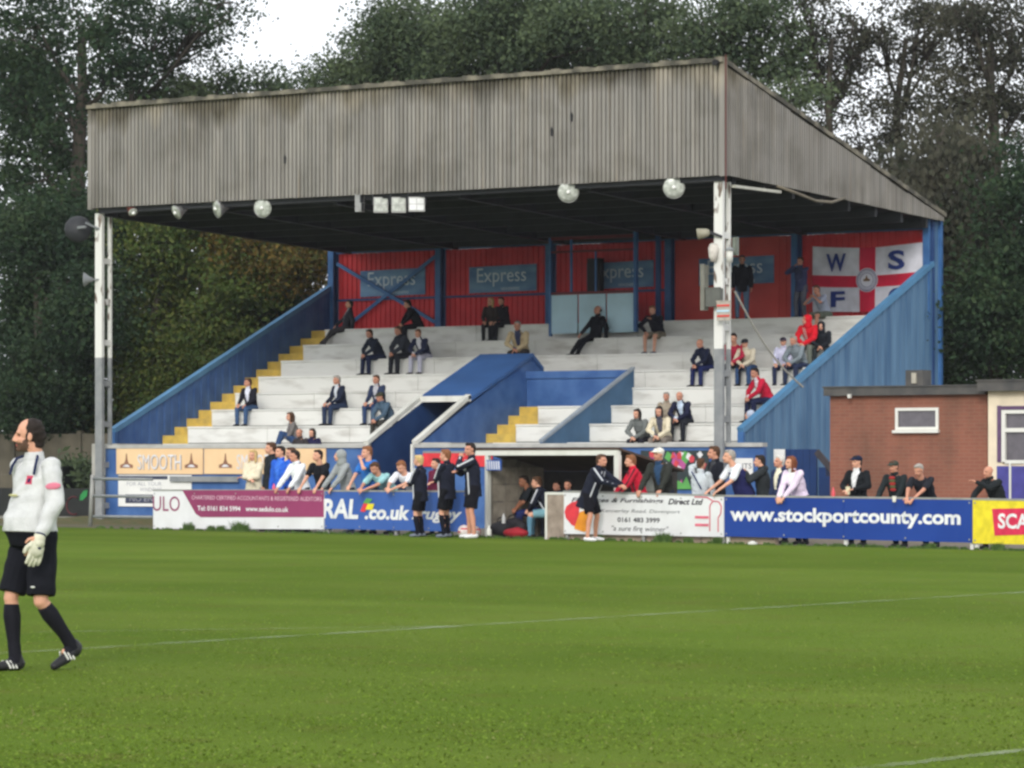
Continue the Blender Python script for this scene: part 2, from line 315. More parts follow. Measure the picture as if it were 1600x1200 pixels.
# roof sheet, purlins, rafters
g = G(); g.prism([(XL+.08, -.1, zroof(-.1)-.06), (XL+.08, YB+.2, zroof(YB+.2)-.06), (XL+.08, YB+.2, zroof(YB+.2)-.02), (XL+.08, -.1, zroof(-.1)-.02)], (XRB-XL-.12, 0, 0)); put('roof', g, M_moss, stand)
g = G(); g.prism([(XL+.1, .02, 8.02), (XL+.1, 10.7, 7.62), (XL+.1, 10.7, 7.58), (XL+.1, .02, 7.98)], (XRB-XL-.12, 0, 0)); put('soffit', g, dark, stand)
for i in range(8):
    y = .6+i*1.4; g = G(); g.box(XL+.1, XRB-.03, y-.05, y+.05, 7.82-y*.037-.1, 7.98-y*.037); put('purlin', g, steel_d, stand)
for x in (-17.75, -14.2, -10.65, -7.1, -3.55):
    g = G(); g.bar((x, .1, 7.80), (x, 10.6, 7.40), .12, .22); put('rafter', g, steel_d, stand)
g = G(); g.box(XL+.1, XR-.1, -.1, .05, 7.75, 8.0); put('front_beam', g, steel_d, stand)
pw = mat('peeling_white_paint', C(222, 222, 216, 1.0), .6, scale=2.6, col2=C(118, 104, 92, 1.0), stretch=(3, 3, .8), mixlo=.60, mixhi=.66)
# front posts: two channels joined by battens, white above, grey below
for px in (-17.75, 0.0):
    p = thing('tmp', '', '', (px, 0, 0)); del p['label']; del p['category']; p.name = 'front_post'; p.parent = stand; p.location = (px+9, 0, 0); ORG[p.name] = (px, 0, 0)
    zc = 4.15 if px < -5 else 4.05; cut = zc+.02
    g = G(); g.box(px-.20, px+.02, -.05, .05, 0, zc, 1); g.box(px-.20, px+.02, -.05, .05, zc, ZB-.1, 0); put('channel', g, [pw, grey_p], p)
    g = G(); g.box(px-.12, px-.02, .34, .40, 0, zc, 1); g.box(px-.12, px-.02, .34, .40, zc, ZB-.1, 0); put('channel', g, [pw, grey_p], p)
    z = .45
    while z < ZB-.3:
        mi = grey_p if z < zc else pw
        put('batten', G().box(px-.06, px-.03, .052, .338, z-.07, z+.07), mi, p); put('batten', G().box(px-.12, px-.09, .052, .338, z-.07, z+.07), mi, p); z += 1.02
# rear wall: red corrugated sheets between blue posts
YW = 10.86; posts = [-18.45, -14.85, -11.3, -7.62, -3.9, -.2]
for i in range(5):
    a, b = posts[i], posts[i+1]
    if i in (0, 1, 2, 4): g = corr(((a+.1, YW+.04, 0), (b-.1, YW+.04, 0), 5.0, 5.0, 7.32, 7.32), pitch=.16, depth=.03)
    else: g = G().box(a+.1, b-.55, YW+.0, YW+.05, 5.0, 7.32); g = corr(((b-.55, YW+.04, 0), (b-.1, YW+.04, 0), 5.0, 5.0, 7.32, 7.32), pitch=.16, depth=.03, g=g)
    put('rear_panel', g, red_f if i == 3 else red, stand)
    g = G(); g.box(a+.1, b-.1, YW-.1, YW-.0, 7.32, 7.47); put('rear_beam', g, blue_s, stand)
    if i in (0, 1, 2): g = G(); g.box(a+.1, b-.1, YW-.06, YW-.01, 6.0, 6.06); put('rear_rail', g, blue_d, stand)
for x in posts:
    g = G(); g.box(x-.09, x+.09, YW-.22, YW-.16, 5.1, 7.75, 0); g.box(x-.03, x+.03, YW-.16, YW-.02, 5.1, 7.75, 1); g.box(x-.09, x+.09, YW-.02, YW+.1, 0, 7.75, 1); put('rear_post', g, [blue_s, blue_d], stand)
g = G(); g.bar((-18.3, YW-.13, 7.05), (-15.0, YW-.13, 5.35), .03, .10); g.bar((-17.9, YW-.09, 5.35), (-15.0, YW-.09, 7.15), .03, .10); put('cross_brace', g, blue_s, stand)
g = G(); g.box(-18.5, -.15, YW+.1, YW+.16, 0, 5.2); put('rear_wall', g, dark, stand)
# terraces
RISE = .45
def yk(k): return 3.25+1.0*(k-1)
def zk(k): return 2.0+RISE*k
XLW, XRW = -18.45, -.22
XA, XBT, XC = -9.83, -8.48, -5.5           # tunnel left and right wall, right wall of the enclosure
tread_m = mat('tread_concrete', C(170, 168, 160, 1), .8, scale=3)
wood = mat('bench_board_white', C(230, 230, 224, 1.0), .6, scale=1.6, col2=C(178, 175, 166, 1.0), stretch=(.8, 1, 3), mixlo=.5, mixhi=.85)
gap_shade = mat('bench_shadow_gap', C(120, 120, 115, 1), .9)  # grey step body, its colour also standing in for shade under seat boards
for k in range(-1, 8):
    y0 = yk(k) if k >= 0 else .42; y1 = yk(k+1) if k < 7 else YW+.02; z = zk(k)
    if k == -1: y1 = yk(0)
    if k == 7: y1 = YW-.02
    segs = [(XLW+.85, XRW)]
    if k <= 4:
        segs = [(XLW+.85, XA-.06), (XC+.06, XRW)]
        if k <= 2 and k >= 0: segs.append((XBT+.95, XC-.06))
        if k >= 3: segs[1] = (XBT+.08, XRW)
    for a, b in segs:
        g = G(); n = max(1, int((b-a)/2.4)); yy0 = y0 if k > -1 else .42
        for i in range(n):
            xa = a+(b-a)*i/n; xb = a+(b-a)*(i+1)/n-.012
            g.box(xa, xb, y0-.02, y0+.012, z-RISE+.03, z-.05, 0)            # riser boards
            g.box(xa, xb, y0-.045, y0+.30, z-.045+.003*math.sin(xa*5+k), z, 0)      # seat board with a nosing
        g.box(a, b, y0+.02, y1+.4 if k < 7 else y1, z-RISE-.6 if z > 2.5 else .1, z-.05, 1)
        put('terrace_step', g, [wood, gap_shade], stand)
def aisle(x0, x1, ka, kb, half=.5):
    j0 = 1
    for k in range(ka, kb):
        for h in (0, 1):
            z = zk(k-1)+.225*(h+1); y = yk(k)-.0+.5*h; g = G(); g.box(x0, x1, y, y+1.2, z-.5, z); put('aisle_step', g, yellow, stand)
aisle(XLW, XLW+.84, 1, 8); aisle(XBT+.07, XBT+.93, 1, 3)
g = G(); g.box(XLW, XLW+.84, yk(7)+1.0, YW-.02, 4.9, zk(7)); g.box(XLW, XLW+.84, .42, yk(1), 1.2, 2.0); g.box(XBT+.07, XBT+.93, .42, yk(1), 1.2, 2.0); put('aisle_landing', g, tread_m, stand)
# side walls with sloping top rail
def rz(y): return 1.72+.434*y
for x, nm, s in ((-18.5, 'side_wall', -1), (-.17, 'side_wall', 1)):
    mm = blue_l if s > 0 else blue
    g = G(); n = 62; ya, yb = (1.35, YW) if s < 0 else (1.15, YB)
    for i in range(n):      # vertical sheeting, one strip beside the next
        y0 = ya+(yb-ya)*i/n; y1 = ya+(yb-ya)*(i+1)/n; o = .012*(i % 2)
        z0, z1 = rz(y0), rz(y1)
        if y0 > 10.72: z0 = z1 = 7.6
        g.prism([(x-.03, y0, .05), (x-.03, y1, .05), (x-.03, y1, z1), (x-.03, y0, z0)], (.06+o, 0, 0))
    put('side_wall', g, mm, stand)
    g = G(); g.bar((x+.0, ya-.05, rz(ya)+.03), (x, 10.9, rz(10.9)+.03), .16, .13); put('side_wall_rail', g, mat('blue_rail', C(84, 132, 170, 1.0), .5, scale=2), stand)
    g = G(); g.box(x-.06, x+.09, ya-.08, ya, 0, rz(ya)); put('corner_post', g, blue_s, stand)
g = G(); g.box(-.22, -.06, 11.2, 11.32, 0, 7.6); put('corner_post', g, blue_s, stand)
# front wall
g = G(); g.box(-17.9, XA, .3, .42, .12, 1.88); g.box(XBT, .86, .3, .42, 0, 1.88); put('front_wall', g, blue, stand)
g = G(); g.box(-17.95, XA, .25, .47, 1.88, 1.97); g.box(XBT, .86, .25, .47, 1.88, 1.97); put('wall_coping', g, mat('coping', C(176, 176, 172, 1), .7, scale=3), stand)
g = G(); g.box(XBT-.05, XBT-.0, .2, .29, .1, 1.96); g.box(XA, XA+.04, .2, .29, .1, 1.96); put('opening_trim', g, white, stand)
# entrance tunnel
yR0, zR0, yR1, zR1 = 2.55, 3.1, 5.0, 4.22
tun = thing('tmp', '', '', (XA, 0, 0)); del tun['label']; del tun['category']; tun.name = 'entrance_tunnel'; tun.parent = stand; tun.location = (XA+9, 0, 0); ORG[tun.name] = (XA, 0, 0)
g = G(); prof = [(.3, 0), (5.8, 0), (5.8, 3.86), (5.35, 4.22), (yR0+.3, zR0-.02), (.42, 1.98)]
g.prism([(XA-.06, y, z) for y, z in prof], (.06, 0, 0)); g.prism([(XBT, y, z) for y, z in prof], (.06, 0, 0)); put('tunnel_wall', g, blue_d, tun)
g = G(); g.prism([(XBT+.0605, y, z) for y, z in [(.43, 1.6), (5.8, 1.6), (5.8, 3.86), (5.35, 4.2), (yR0+.3, zR0-.04), (.43, 1.96)]], (.012, 0, 0)); put('tunnel_cheek', g, blue, tun)
g = G(); g.prism([(XA-.1, yR0, zR0), (XA-.1, 5.3, 4.24), (XA-.1, 5.8, 3.9), (XA-.1, 5.8, 3.8), (XA-.1, 5.28, 4.14), (XA-.1, yR0, zR0-.08)], (XBT-XA+.22, 0, 0)); put('tunnel_roof', g, mat('blue_roof_felt', C(62, 100, 156, 1.0), .6, scale=1), tun)
g = G(); g.bar((XA-.03, .25, 2.0), (XA-.03, yR0, zR0+.03), .14, .10); g.bar((XBT+.03, .25, 2.0), (XBT+.03, yR0, zR0+.03), .14, .10); g.box(XA-.1, XBT+.1, yR0-.1, yR0, zR0-.1, zR0+.04); put('tunnel_trim', g, white, tun)
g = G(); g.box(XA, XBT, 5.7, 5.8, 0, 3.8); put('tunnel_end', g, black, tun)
# walled enclosure beside the tunnel
zc = rz(1.0)
g = G(); g.prism([(XC, 1.1, 1.2), (XC, 5.3, 1.2), (XC, 5.3, 3.80), (XC, 1.1, 2.0)], (.06, 0, 0)); put('enclosure_wall', g, mat('blue_grey', C(66, 100, 132, 1.05), .6, scale=1.4), stand)
g = G(); g.bar((XC+.03, 1.1, 2.03), (XC+.03, 5.3, 3.83), .10, .06); put('enclosure_trim', g, mat('enclosure_rail', C(150, 160, 170, 1), .6), stand)
g = G(); g.box(XBT+.08, XC, 5.08, 5.16, 2.8, 3.76); g.box(XBT+.08, XC, 5.03, 5.075, 3.60, 3.78); put('enclosure_panel', g, blue, stand)
# press box on the upper terrace
bx0, bx1, by = -10.0, -7.45, 8.7
pb = thing('tmp', '', '', (bx0, by, 4.7)); del pb['label']; del pb['category']; pb.name = 'press_box'; pb.parent = stand; pb.location = (bx0+9, by, 4.7); ORG[pb.name] = (bx0, by, 4.7)
pale = mat('pale_blue_board', C(178, 208, 222, 1.05), .6, scale=1)
for i in range(3):
    a = bx0+(bx1-bx0)*i/3; b = bx0+(bx1-bx0)*(i+1)/3-.03; g = G(); g.box(a+.02, b, by, by+.04, 4.86, 5.86); put('front_board', g, pale, pb)
put('corner_frame', G().box(bx0-.03, bx0+.03, by-.03, by+.06, 4.8, 7.35), blue_s, pb); put('corner_frame', G().box(bx1-.02, bx1+.06, by-.04, by+.08, 4.86, 7.42), blue_s, pb)
g = G(); g.box(bx0+.03, bx1-.02, by-.02, by+.05, 7.28, 7.36); g.box(bx0+.03, bx1-.02, by-.01, by+.04, 5.87, 5.93); g.box(bx0+.03, bx1-.02, by, by+.04, 6.95, 7.0); put('window_frame', g, mat('brick_red_frame', C(110, 42, 46, 1), .6), pb)
g = G(); g.box(bx0+.60, bx0+.66, by, by+.04, 5.93, 7.28); g.box(bx0+1.35, bx0+1.39, by, by+.04, 5.93, 6.95); put('mullion', g, blue_s, pb)
g = G(); g.box(bx0+.1, bx0+.5, YW-.5, YW-.3, 5.2, 6.9); put('doorway', g, black, pb)
g = G(); x = ony(1027, 400, 9.6).x; g.box(x-.06, x+.06, 9.6, 9.7, 5.1, 7.5); put('inner_post', g, blue_d, stand)
# ------------------------------------------------------------------ things fixed to the stand
WALL = Pl((-20, YW-.03), (0, YW-.03))
def banner(pxa, pya, pxb, pyb, label, off, txt='Express', part=(0.12, .85), m2=None, yy=YW-.03):
    pl = Pl((-20, yy), (0, yy)); u0, z1 = pl.uz(pxa, pya); u1, z0 = pl.uz(pxb, pyb); zc = (z0+z1)/2
    t = thing('banner', label, 'banner', pl.pt((u0+u1)/2, z0), 'newspaper banners on the rear wall')
    g = G(); g.prism([pl.pt(u0, z0), pl.pt(u1, z0+.02), pl.pt(u1, z1), pl.pt(u0, z1-.03)], (0, .02, 0)); put('cloth', g, mat('banner_blue', C(120, 152, 182, 1.1), .6, scale=.9, col2=C(70, 108, 152, 1.1), stretch=(1, 1, 3)), t)
    L = u1-u0; wm = mat('banner_white', C(205, 215, 222, 1), .6)
    text(txt, pl, u0+L*part[0], u0+L*part[1], z0+(z1-z0)*.22, z0+(z1-z0)*.9, wm, t)
    text('NEWSPAPERS', pl, u0+L*.48, u0+L*.75, z0+(z1-z0)*.08, z0+(z1-z0)*.18, wm, t); return t
banner(563, 422, 664, 461, 'faded blue Express banner behind the crossed braces, leftmost of four', 0)
banner(733, 416, 838, 455, 'faded blue Express banner left of the pale blue press box', 0)
banner(917, 410, 1021, 449, 'faded blue Express banner seen through the press box frame', 0)
banner(1092, 403, 1209, 443, 'faded blue Express banner behind the white post and the standing man', 0)
# flag with red cross
FL = Pl((-20, YW-.1), (0, YW-.1)); u0, z1 = FL.uz(1270, 388); u1, _ = FL.uz(1443, 380); _, z0 = FL.uz(1272, 487)
t = thing('flag', 'white flag with red cross, four blue letters and round crest on the rear wall', 'flag', FL.pt((u0+u1)/2, z0))
fw = mat('flag_white', C(205, 205, 215, 1.15), .8, scale=3); fr = mat('flag_red', C(196, 30, 62, 1.1), .8, scale=2); fb = mat('flag_blue', C(38, 58, 128, 1), .8)
def grid(pl, ua, ub, za, zb, off, wob=.02, n=30, droop=None):
    g = G(); vs = []; k = 8
    for i in range(n+1):
        for j in range(k+1):
            a = i/n; b = j/k; u = ua+(ub-ua)*a; z = za+(zb-za)*b; U = (u-u0)/(u1-u0); Z = (z-z0)/(z1-z0)
            vs.append(pl.pt(u+.06*math.sin(Z*3+1)*(U > .98)*0, z+.05*Z*(U-.5)**2*4-.04*(1-abs(2*U-1)), off+wob*math.sin(U*14+Z*3)))
    g.add(vs, [(i*(k+1)+j, (i+1)*(k+1)+j, (i+1)*(k+1)+j+1, i*(k+1)+j+1) for i in range(n) for j in range(k)]); return g
L = u1-u0; Hh = z1-z0
put('cloth', grid(FL, u0, u1, z0, z1, 0), fw, t, smooth=True)
g = grid(FL, u0+L*.43, u0+L*.57, z0, z1, .012); g2 = grid(FL, u0, u1, z0+Hh*.38, z0+Hh*.56, .010); g.add(g2.v, g2.f); put('red_cross', g, fr, t, smooth=True)
for ch, a, b, c, d in (('W', .13, .31, .62, .90), ('S', .69, .84, .62, .92), ('F', .17, .30, .06, .31), ('C', .69, .84, .08, .34)): text(ch, FL, u0+L*a, u0+L*b, z0+Hh*c, z0+Hh*d, fb, t, off=.04, name='letter', bold=.03)
p = FL.pt(u0+L*.5, z0+Hh*.47, .035); g = G(); g.lathe(p, FL.n, [(0, .30), (.01, .30)], 28); put('crest_disc', g, fw, t)
g = G(); g.add([p+FL.n*.014+Vector((.28*math.cos(a)*k, 0, .28*math.sin(a)*k)) for a in [i*math.pi/16 for i in range(32)] for k in (1, .9)], [(2*i, (2*i+2) % 64, (2*i+3) % 64, 2*i+1) for i in range(32)]); 
g.add([p+FL.n*.014+Vector((.19*math.cos(a)*k, 0, .19*math.sin(a)*k)) for a in [i*math.pi/16 for i in range(32)] for k in (1, .9)], [(2*i, (2*i+2) % 64, (2*i+3) % 64, 2*i+1) for i in range(32)])
for i in range(26):
    a = i*math.pi/13; q = p+FL.n*.014+Vector((.225*math.cos(a), 0, .225*math.sin(a))); g.box(q.x-.012, q.x+.012, q.y-.003, q.y, q.z-.016, q.z+.016)
put('crest_ring', g, mat('crest_grey', C(120, 120, 150, 1), .7), t)
g = G(); q = p+FL.n*.02; g.prism([q+Vector(v) for v in ((-.08, 0, -.03), (.08, 0, -.03), (.10, 0, .02), (.04, 0, .03), (0, 0, .13), (-.04, 0, .03), (-.10, 0, .02))], FL.n*.004); put('crest_emblem', g, mat('crest_brown', C(120, 88, 60, 1), .7), t)
# floodlights under the fascia
lens_m = mat('lamp_sky_glass', C(214, 218, 210, 1), .25, scale=8, col2=C(150, 155, 145, 1), spec=.6); alum = mat('cast_aluminium', (.35, .35, .34, 1), .45, metal=.6)  # lamp glass coloured near white in place of a sky reflection
def dome(px, py, r, yaw, tilt, label, y=-.15, dim=False):
    c = ony(px, py, y); t = thing('round_floodlight', label, 'floodlight', c, 'round floodlights under the stand fascia')
    ax = Vector((math.sin(yaw)*math.cos(tilt), -math.cos(yaw)*math.cos(tilt), -math.sin(tilt)))
    g = G(); g.lathe(c-ax*.32, ax, [(0, .06), (.02, .09), (.1, .11), (.2, r*.72), (.29, r*.97), (.32, r), (.30, r*.97)], 20); put('housing', g, alum if not dim else mat('rusty_housing', C(110, 60, 50, 1), .7), t, smooth=True)
    g = G(); g.lathe(c-ax*.035, ax, [(0, r*.93), (.02, r*.95), (.045, r*.8), (.055, r*.4), (.058, .01)], 20); put('glass', g, lens_m, t, smooth=True)
    g = G(); g.lathe(c+ax*.02, ax, [(0, .05), (.03, .045), (.05, .02)], 10); put('bulb', g, mat('lamp_bulb', C(235, 235, 228, 1), .2), t)
    g = G(); g.bar(c-ax*.3, c+Vector((0, .1, r+.12)), .04, .04); g.bar(c+Vector((0, .1, r+.1)), c+Vector((0, .1, 8.0-c.z)), .05, .05); put('bracket', g, steel_d, t)
A = math.radians
dome(208, 332, .13, A(60), A(40), 'small rusty brown lamp at the far left under the fascia', dim=True)
dome(275, 332, .19, A(-25), A(30), 'narrow turned floodlight, leftmost silver one under the fascia')
dome(338, 326, .24, A(-30), A(15), 'oval looking bright floodlight second from the left end')
dome(410, 325, .24, A(10), A(10), 'round silver floodlight left of the square lamps')
dome(888, 300, .25, A(33), A(12), 'round silver floodlight midway between square lamps and right post')
dome(1053, 293, .25, A(33), A(8), 'round silver floodlight just left of the right post')
def sq(px, py, w_, h_, label, m, yaw=A(33)):
    c = ony(px, py, -.12); t = thing('square_floodlight', label, 'floodlight', c, 'square floodlights in a row under the fascia')
    d = Vector((math.sin(yaw), -math.cos(yaw), 0)); r = Vector((math.cos(yaw), math.sin(yaw), 0)); u = Vector((0, 0, 1))
    def bx(cc, hw, hh, hd, g): 
        P = [cc-r*hw-u*hh, cc+r*hw-u*hh, cc+r*hw+u*hh, cc-r*hw+u*hh]; return g.prism([p+d*hd for p in P], -d*2*hd)
    put('housing', bx(c-d*.08, w_/2, h_/2, .08, G()), alum, t); put('glass', bx(c+d*.012, w_/2-.02, h_/2-.03, .008, G()), m, t)
    g = G(); bx(c+d*.03, w_/2-.02, .006, .003, g); bx(c+d*.03, .006, h_/2-.04, .004, g); put('guard', g, alum, t)
    g = G(); g.bar(c-r*(w_/2+.02), c-r*(w_/2+.02)+u*(h_/2+.08), .03, .03); g.bar(c+r*(w_/2+.02), c+r*(w_/2+.02)+u*(h_/2+.08), .03, .03); g.bar(c-r*(w_/2)+u*(h_/2+.08), c+r*(w_/2)+u*(h_/2+.08), .03, .03); g.bar(c+u*(h_/2+.08), Vector((c.x, c.y, 8.0)), .04, .04); put('bracket', g, steel_d, t)
lm2 = mat('lamp_glass_skywhite', C(238, 240, 238, 1), .2, spec=.6)  # whiter glass colour, painted as the strongest sky reflection
sq(567, 317, .2, .42, 'dark square floodlight turned side on, leftmost in the row', steel_d, A(100)); sq(595, 320, .34, .36, 'square floodlight with greenish glass beside the dark lamp', lens_m)
sq(623, 320, .34, .36, 'middle square floodlight with a dull glass', lens_m); sq(651, 319, .38, .34, 'brightest square floodlight at the right of the row', lm2)
# fluorescent batten + pipe under the gable
a = ony(1146, 291, .3); b = ony(1218, 300, 2.4)
g = G(); g.bar(a, b, .10, .06); o = put('strip_light', g, mat('strip_white', C(190, 188, 176, 1), .5), origin=tuple(a)); tag(o, 'long pale strip light fixed under the gable beside the right post', 'strip light')
g = G(); P = [ony(1215, 291, 2.2), ony(1245, 302, 3.0), ony(1275, 314, 3.9), ony(1300, 316, 4.8), ony(1320, 309, 5.6)]; g.tube(P, .035); o = put('drain_pipe', g, mat('pipe_grey', C(120, 112, 96, 1), .6), origin=tuple(P[0]), smooth=True); tag(o, 'bent grey pipe sagging under the gable cladding', 'pipe')
a = Vector((.24, -.30, 7.55)); g = G(); g.tube([a, (a.x, a.y, 10.5)], .016); o = put('mast', g, mat('rust_mast', C(96, 50, 44, 1), .7), origin=tuple(a)); tag(o, 'thin rusty red mast up the front right corner of the fascia', 'mast')
g = G(); a = ony(1120, 98, -.37); g.tube([a, a+Vector((0, -.1, 0))], .07); o = put('gutter_outlet', g, black, origin=tuple(a)); tag(o, 'black round outlet at the right end of the roof gutter', 'outlet')
# fixtures on the right post
def boxthing(nm, label, cat, p, w_, h_, d_, m, extra=None):
    g = G(); g.box(p.x-w_/2, p.x+w_/2, p.y-d_, p.y, p.z-h_/2, p.z+h_/2); g.box(p.x-w_/2-.015, p.x+w_/2+.015, p.y-d_-.01, p.y-d_+.03, p.z+h_/2, p.z+h_/2+.02)
    o = put(nm, g, m, origin=tuple(p)); tag(o, label, cat); return o
p = ony(1119, 465, -.06); boxthing('meter_box', 'grey electrical box strapped to the right white post', 'electrical box', p, .36, .40, .16, mat('box_grey', C(96, 98, 92, 1), .6))
p = ony(1104, 450, -.05); boxthing('switch_box', 'tall narrow grey cabinet on the left side of the right post', 'cabinet', p, .10, 1.0, .2, mat('box_grey2', C(118, 118, 108, 1), .6))
p = ony(1131, 486, -.22); o = boxthing('warning_sign', 'small white warning sign with red lines on the right post', 'sign', p, .34, .42, .02, mat('sign_dirty', C(176, 168, 156, 1), .7, scale=6))
pl = Pl((p.x-.2, p.y-.03), (p.x+.2, p.y-.03))
for i, (zz, cm) in enumerate(((.10, MC['red_flat_board']), (-.02, pale), (-.13, MC['red_flat_board']))): 
    g = G(); g.prism([pl.pt(.04, p.z+zz), pl.pt(.36, p.z+zz), pl.pt(.36, p.z+zz+.045), pl.pt(.04, p.z+zz+.045)], (0, -.003, 0)); put('printed_line', g, cm, o)
c = ony(1102, 367, -.2); t = thing('lamp', 'pale shaded lamp sticking out left of the right post', 'lamp', c); g = G(); g.lathe(c+Vector((.1, .02, .06)), (-.6, -.3, -.12), [(0, .05), (.06, .09), (.26, .13), (.28, .11)], 14); put('shade', g, mat('lamp_shade', C(150, 146, 128, 1), .6), t, smooth=True)
g = G(); g.bar(c+Vector((.1, .02, .06)), c+Vector((.34, .15, -.05)), .06, .06); put('arm', g, steel_d, t)
c = ony(1121, 388, -.1); g = G(); g.lathe(c+Vector((-.1, 0, .1)), (.1, -.2, -1), [(0, .08), (.1, .12), (.3, .10), (.4, .05)], 12); o = put('siren', g, mat('siren_white', C(200, 194, 184, 1), .5), origin=tuple(c), smooth=True); tag(o, 'weathered white siren on the right post below the lamp', 'siren')
c = ony(1140, 400, -.1); t = thing('security_camera', 'small white camera housing on the right side of the post', 'camera', c); g = G(); g.tube([c+Vector((0, 0, .12)), c-Vector((0, 0, .14))], .07, 12); put('housing', g, white, t, smooth=True); g = G(); g.lathe(c+Vector((0, 0, .12)), (0, 0, 1), [(0, .10), (.03, .10), (.08, .03)], 12); put('hood', g, grey_p, t)
c = ony(1151, 385, .3); g = G(); g.box(c.x-.06, c.x+.06, c.y-.1, c.y, c.z-.2, c.z+.2); g.box(c.x-.04, c.x+.04, c.y-.13, c.y-.1, c.z-.16, c.z+.16); o = put('bulkhead_light', g, mat('bulk', C(110, 116, 106, 1), .4), origin=tuple(c)); tag(o, 'dull oblong bulkhead light just right of the post', 'light')
# guy cable from the post to the side wall
P = [ony(1148, 455, 0)] ; e = ony(1255, 605, 1.6); st_ = P[0]; P = [st_.lerp(e, i/10)+Vector((0, 0, -.25*math.sin(math.pi*i/10))) for i in range(11)]
g = G(); g.tube(P, .022, 6); o = put('cable', g, mat('cable_grey', C(140, 138, 130, 1), .6), origin=tuple(st_)); tag(o, 'slack grey cable running down from the right post to the blue side wall', 'cable')
# lamps on the left post
c = ony(122, 357, -.2); t = thing('round_floodlight', 'big dark round floodlight seen from behind, left of the left post', 'floodlight', c, None)
g = G(); ax = Vector((-.6, .75, -.1)); g.lathe(c-ax*.1, ax, [(0, .08), (.04, .22), (.14, .32), (.2, .34), (.19, .25)], 22); put('housing', g, steel_d, t, smooth=True)
g = G(); g.bar(c-ax*.12, c-ax*.2+Vector((.25, 0, 0)), .06, .06); g.bar(c-ax*.2+Vector((.25, 0, .1)), (-17.8, 0, c.z-.05), .05, .05); put('bracket', g, grey_p, t)
c = ony(139, 437, -.15); t = thing('horn_speaker', 'small grey horn on the left edge of the left post', 'loudspeaker', c); g = G(); g.lathe(c+Vector((.12, 0, 0)), (-.8, -.5, 0), [(0, .05), (.08, .08), (.2, .17), (.22, .18), (.2, .14)], 14); put('horn', g, grey_p, t, smooth=True); g = G(); g.bar(c+Vector((.12, 0, 0)), (-17.8, .0, c.z), .04, .04); put('bracket', g, grey_p, t)
# boards on the front wall
def wallboard(name, label, pxa, pya, pxb, pyb, m, pl=None, off=.01, th=.03, cat='sign', group=None):
    pl = pl or FRONT; U0, Z1 = pl.uz(pxa, pya, off); U1, Z0 = pl.uz(pxb, pyb, off)
    t = thing(name, label, cat, pl.pt((U0+U1)/2, Z0, off), group)
    g = G(); g.prism([pl.pt(U0, Z0, off), pl.pt(U1, Z0, off), pl.pt(U1, Z1, off), pl.pt(U0, Z1, off)], pl.n*th); put('panel', g, m, t)
    return t, U0, U1, Z0, Z1
cream = mat('cream_board', C(236, 204, 160, 1.0), .55, scale=1, col2=C(228, 192, 148, 1.0)); silver = mat('silver_letters', C(215, 215, 220, 1), .5); brown_l = mat('brown_logo', C(140, 100, 80, 1), .6); shade_m = mat('letter_shadow', C(150, 130, 120, 1), .6)
def emblem(t, pl, u, z, s, m, off):
    g = G(); P = [(-.5, -.28), (.5, -.28), (.5, -.1), (.18, 0), (.08, .22), (.03, .6), (-.03, .6), (-.08, .22), (-.18, 0), (-.5, -.1)]
    g.prism([pl.pt(u+a*s, z+b*s, off) for a, b in P], pl.n*.004); put('emblem', g, m, t)
    g = G(); g.prism([pl.pt(u+a*s, z+b*s, off+.005) for a, b in ((-.3, -.22), (.3, -.22), (.12, -.08), (-.12, -.08))], pl.n*.003); put('emblem_centre', g, silver, t)
for lab, pa, pb_, ext in (('cream Smooth beer board at the left end of the front wall', 183, 318, 1), ('cream Smooth beer board behind the leaning spectators', 320, 510, 1)):
    t, U0, U1, Z0, Z1 = wallboard('beer_board', lab, pa, 701, pb_, 741, cream, group='cream beer boards on the front wall'); L = U1-U0; h = Z1-Z0
    wd = .74 if pb_ < 400 else .5; a0 = .26 if pb_ < 400 else .26
    if pb_ < 400:
        text('SMOOTH', FRONT, U0+L*.255, U0+L*.76, Z0+h*.16, Z0+h*.74, shade_m, t, off=.044); text('SMOOTH', FRONT, U0+L*.25, U0+L*.752, Z0+h*.18, Z0+h*.77, silver, t, off=.049)
        emblem(t, FRONT, U0+L*.12, Z0+h*.42, .38*h*1.7, brown_l, .041); emblem(t, FRONT, U0+L*.87, Z0+h*.42, .38*h*1.7, brown_l, .041)
    else:
        text('SMOOTH', FRONT, U0+L*.275, U0+L*.60, Z0+h*.18, Z0+h*.77, silver, t, off=.049); emblem(t, FRONT, U0+L*.18, Z0+h*.42, .38*h*1.7, brown_l, .041); emblem(t, FRONT, U0+L*.7, Z0+h*.42, .38*h*1.7, brown_l, .041)
t, U0, U1, Z0, Z1 = wallboard('notice_board', 'white board with dark printed strips low on the front wall at left', 186, 742, 300, 792, white_b, off=.012); L = U1-U0; h = Z1-Z0
nb = mat('navy_print', C(60, 66, 86, 1), .6)
g = G()
for a, b, c, d in ((.0, .68, .86, .97), (.1, 1.0, .10, .38)): g.prism([FRONT.pt(U0+L*a, Z0+h*c, .043), FRONT.pt(U0+L*b, Z0+h*c, .043), FRONT.pt(U0+L*b, Z0+h*d, .043), FRONT.pt(U0+L*a, Z0+h*d, .043)], FRONT.n*.003)
put('dark_strip', g, nb, t); text('FOR ALL YOUR', FRONT, U0+L*.12, U0+L*.6, Z0+h*.66, Z0+h*.78, mat('grey_print', C(160, 160, 168, 1), .6), t, off=.045); text('WINDOWS', FRONT, U0+L*.3, U0+L*.6, Z0+h*.48, Z0+h*.6, MC['grey_print'], t, off=.045)
text('NO ENTRANCE', FRONT, U0+L*.16, U0+L*.9, Z0+h*.16, Z0+h*.32, MC['grey_print'], t, off=.05)
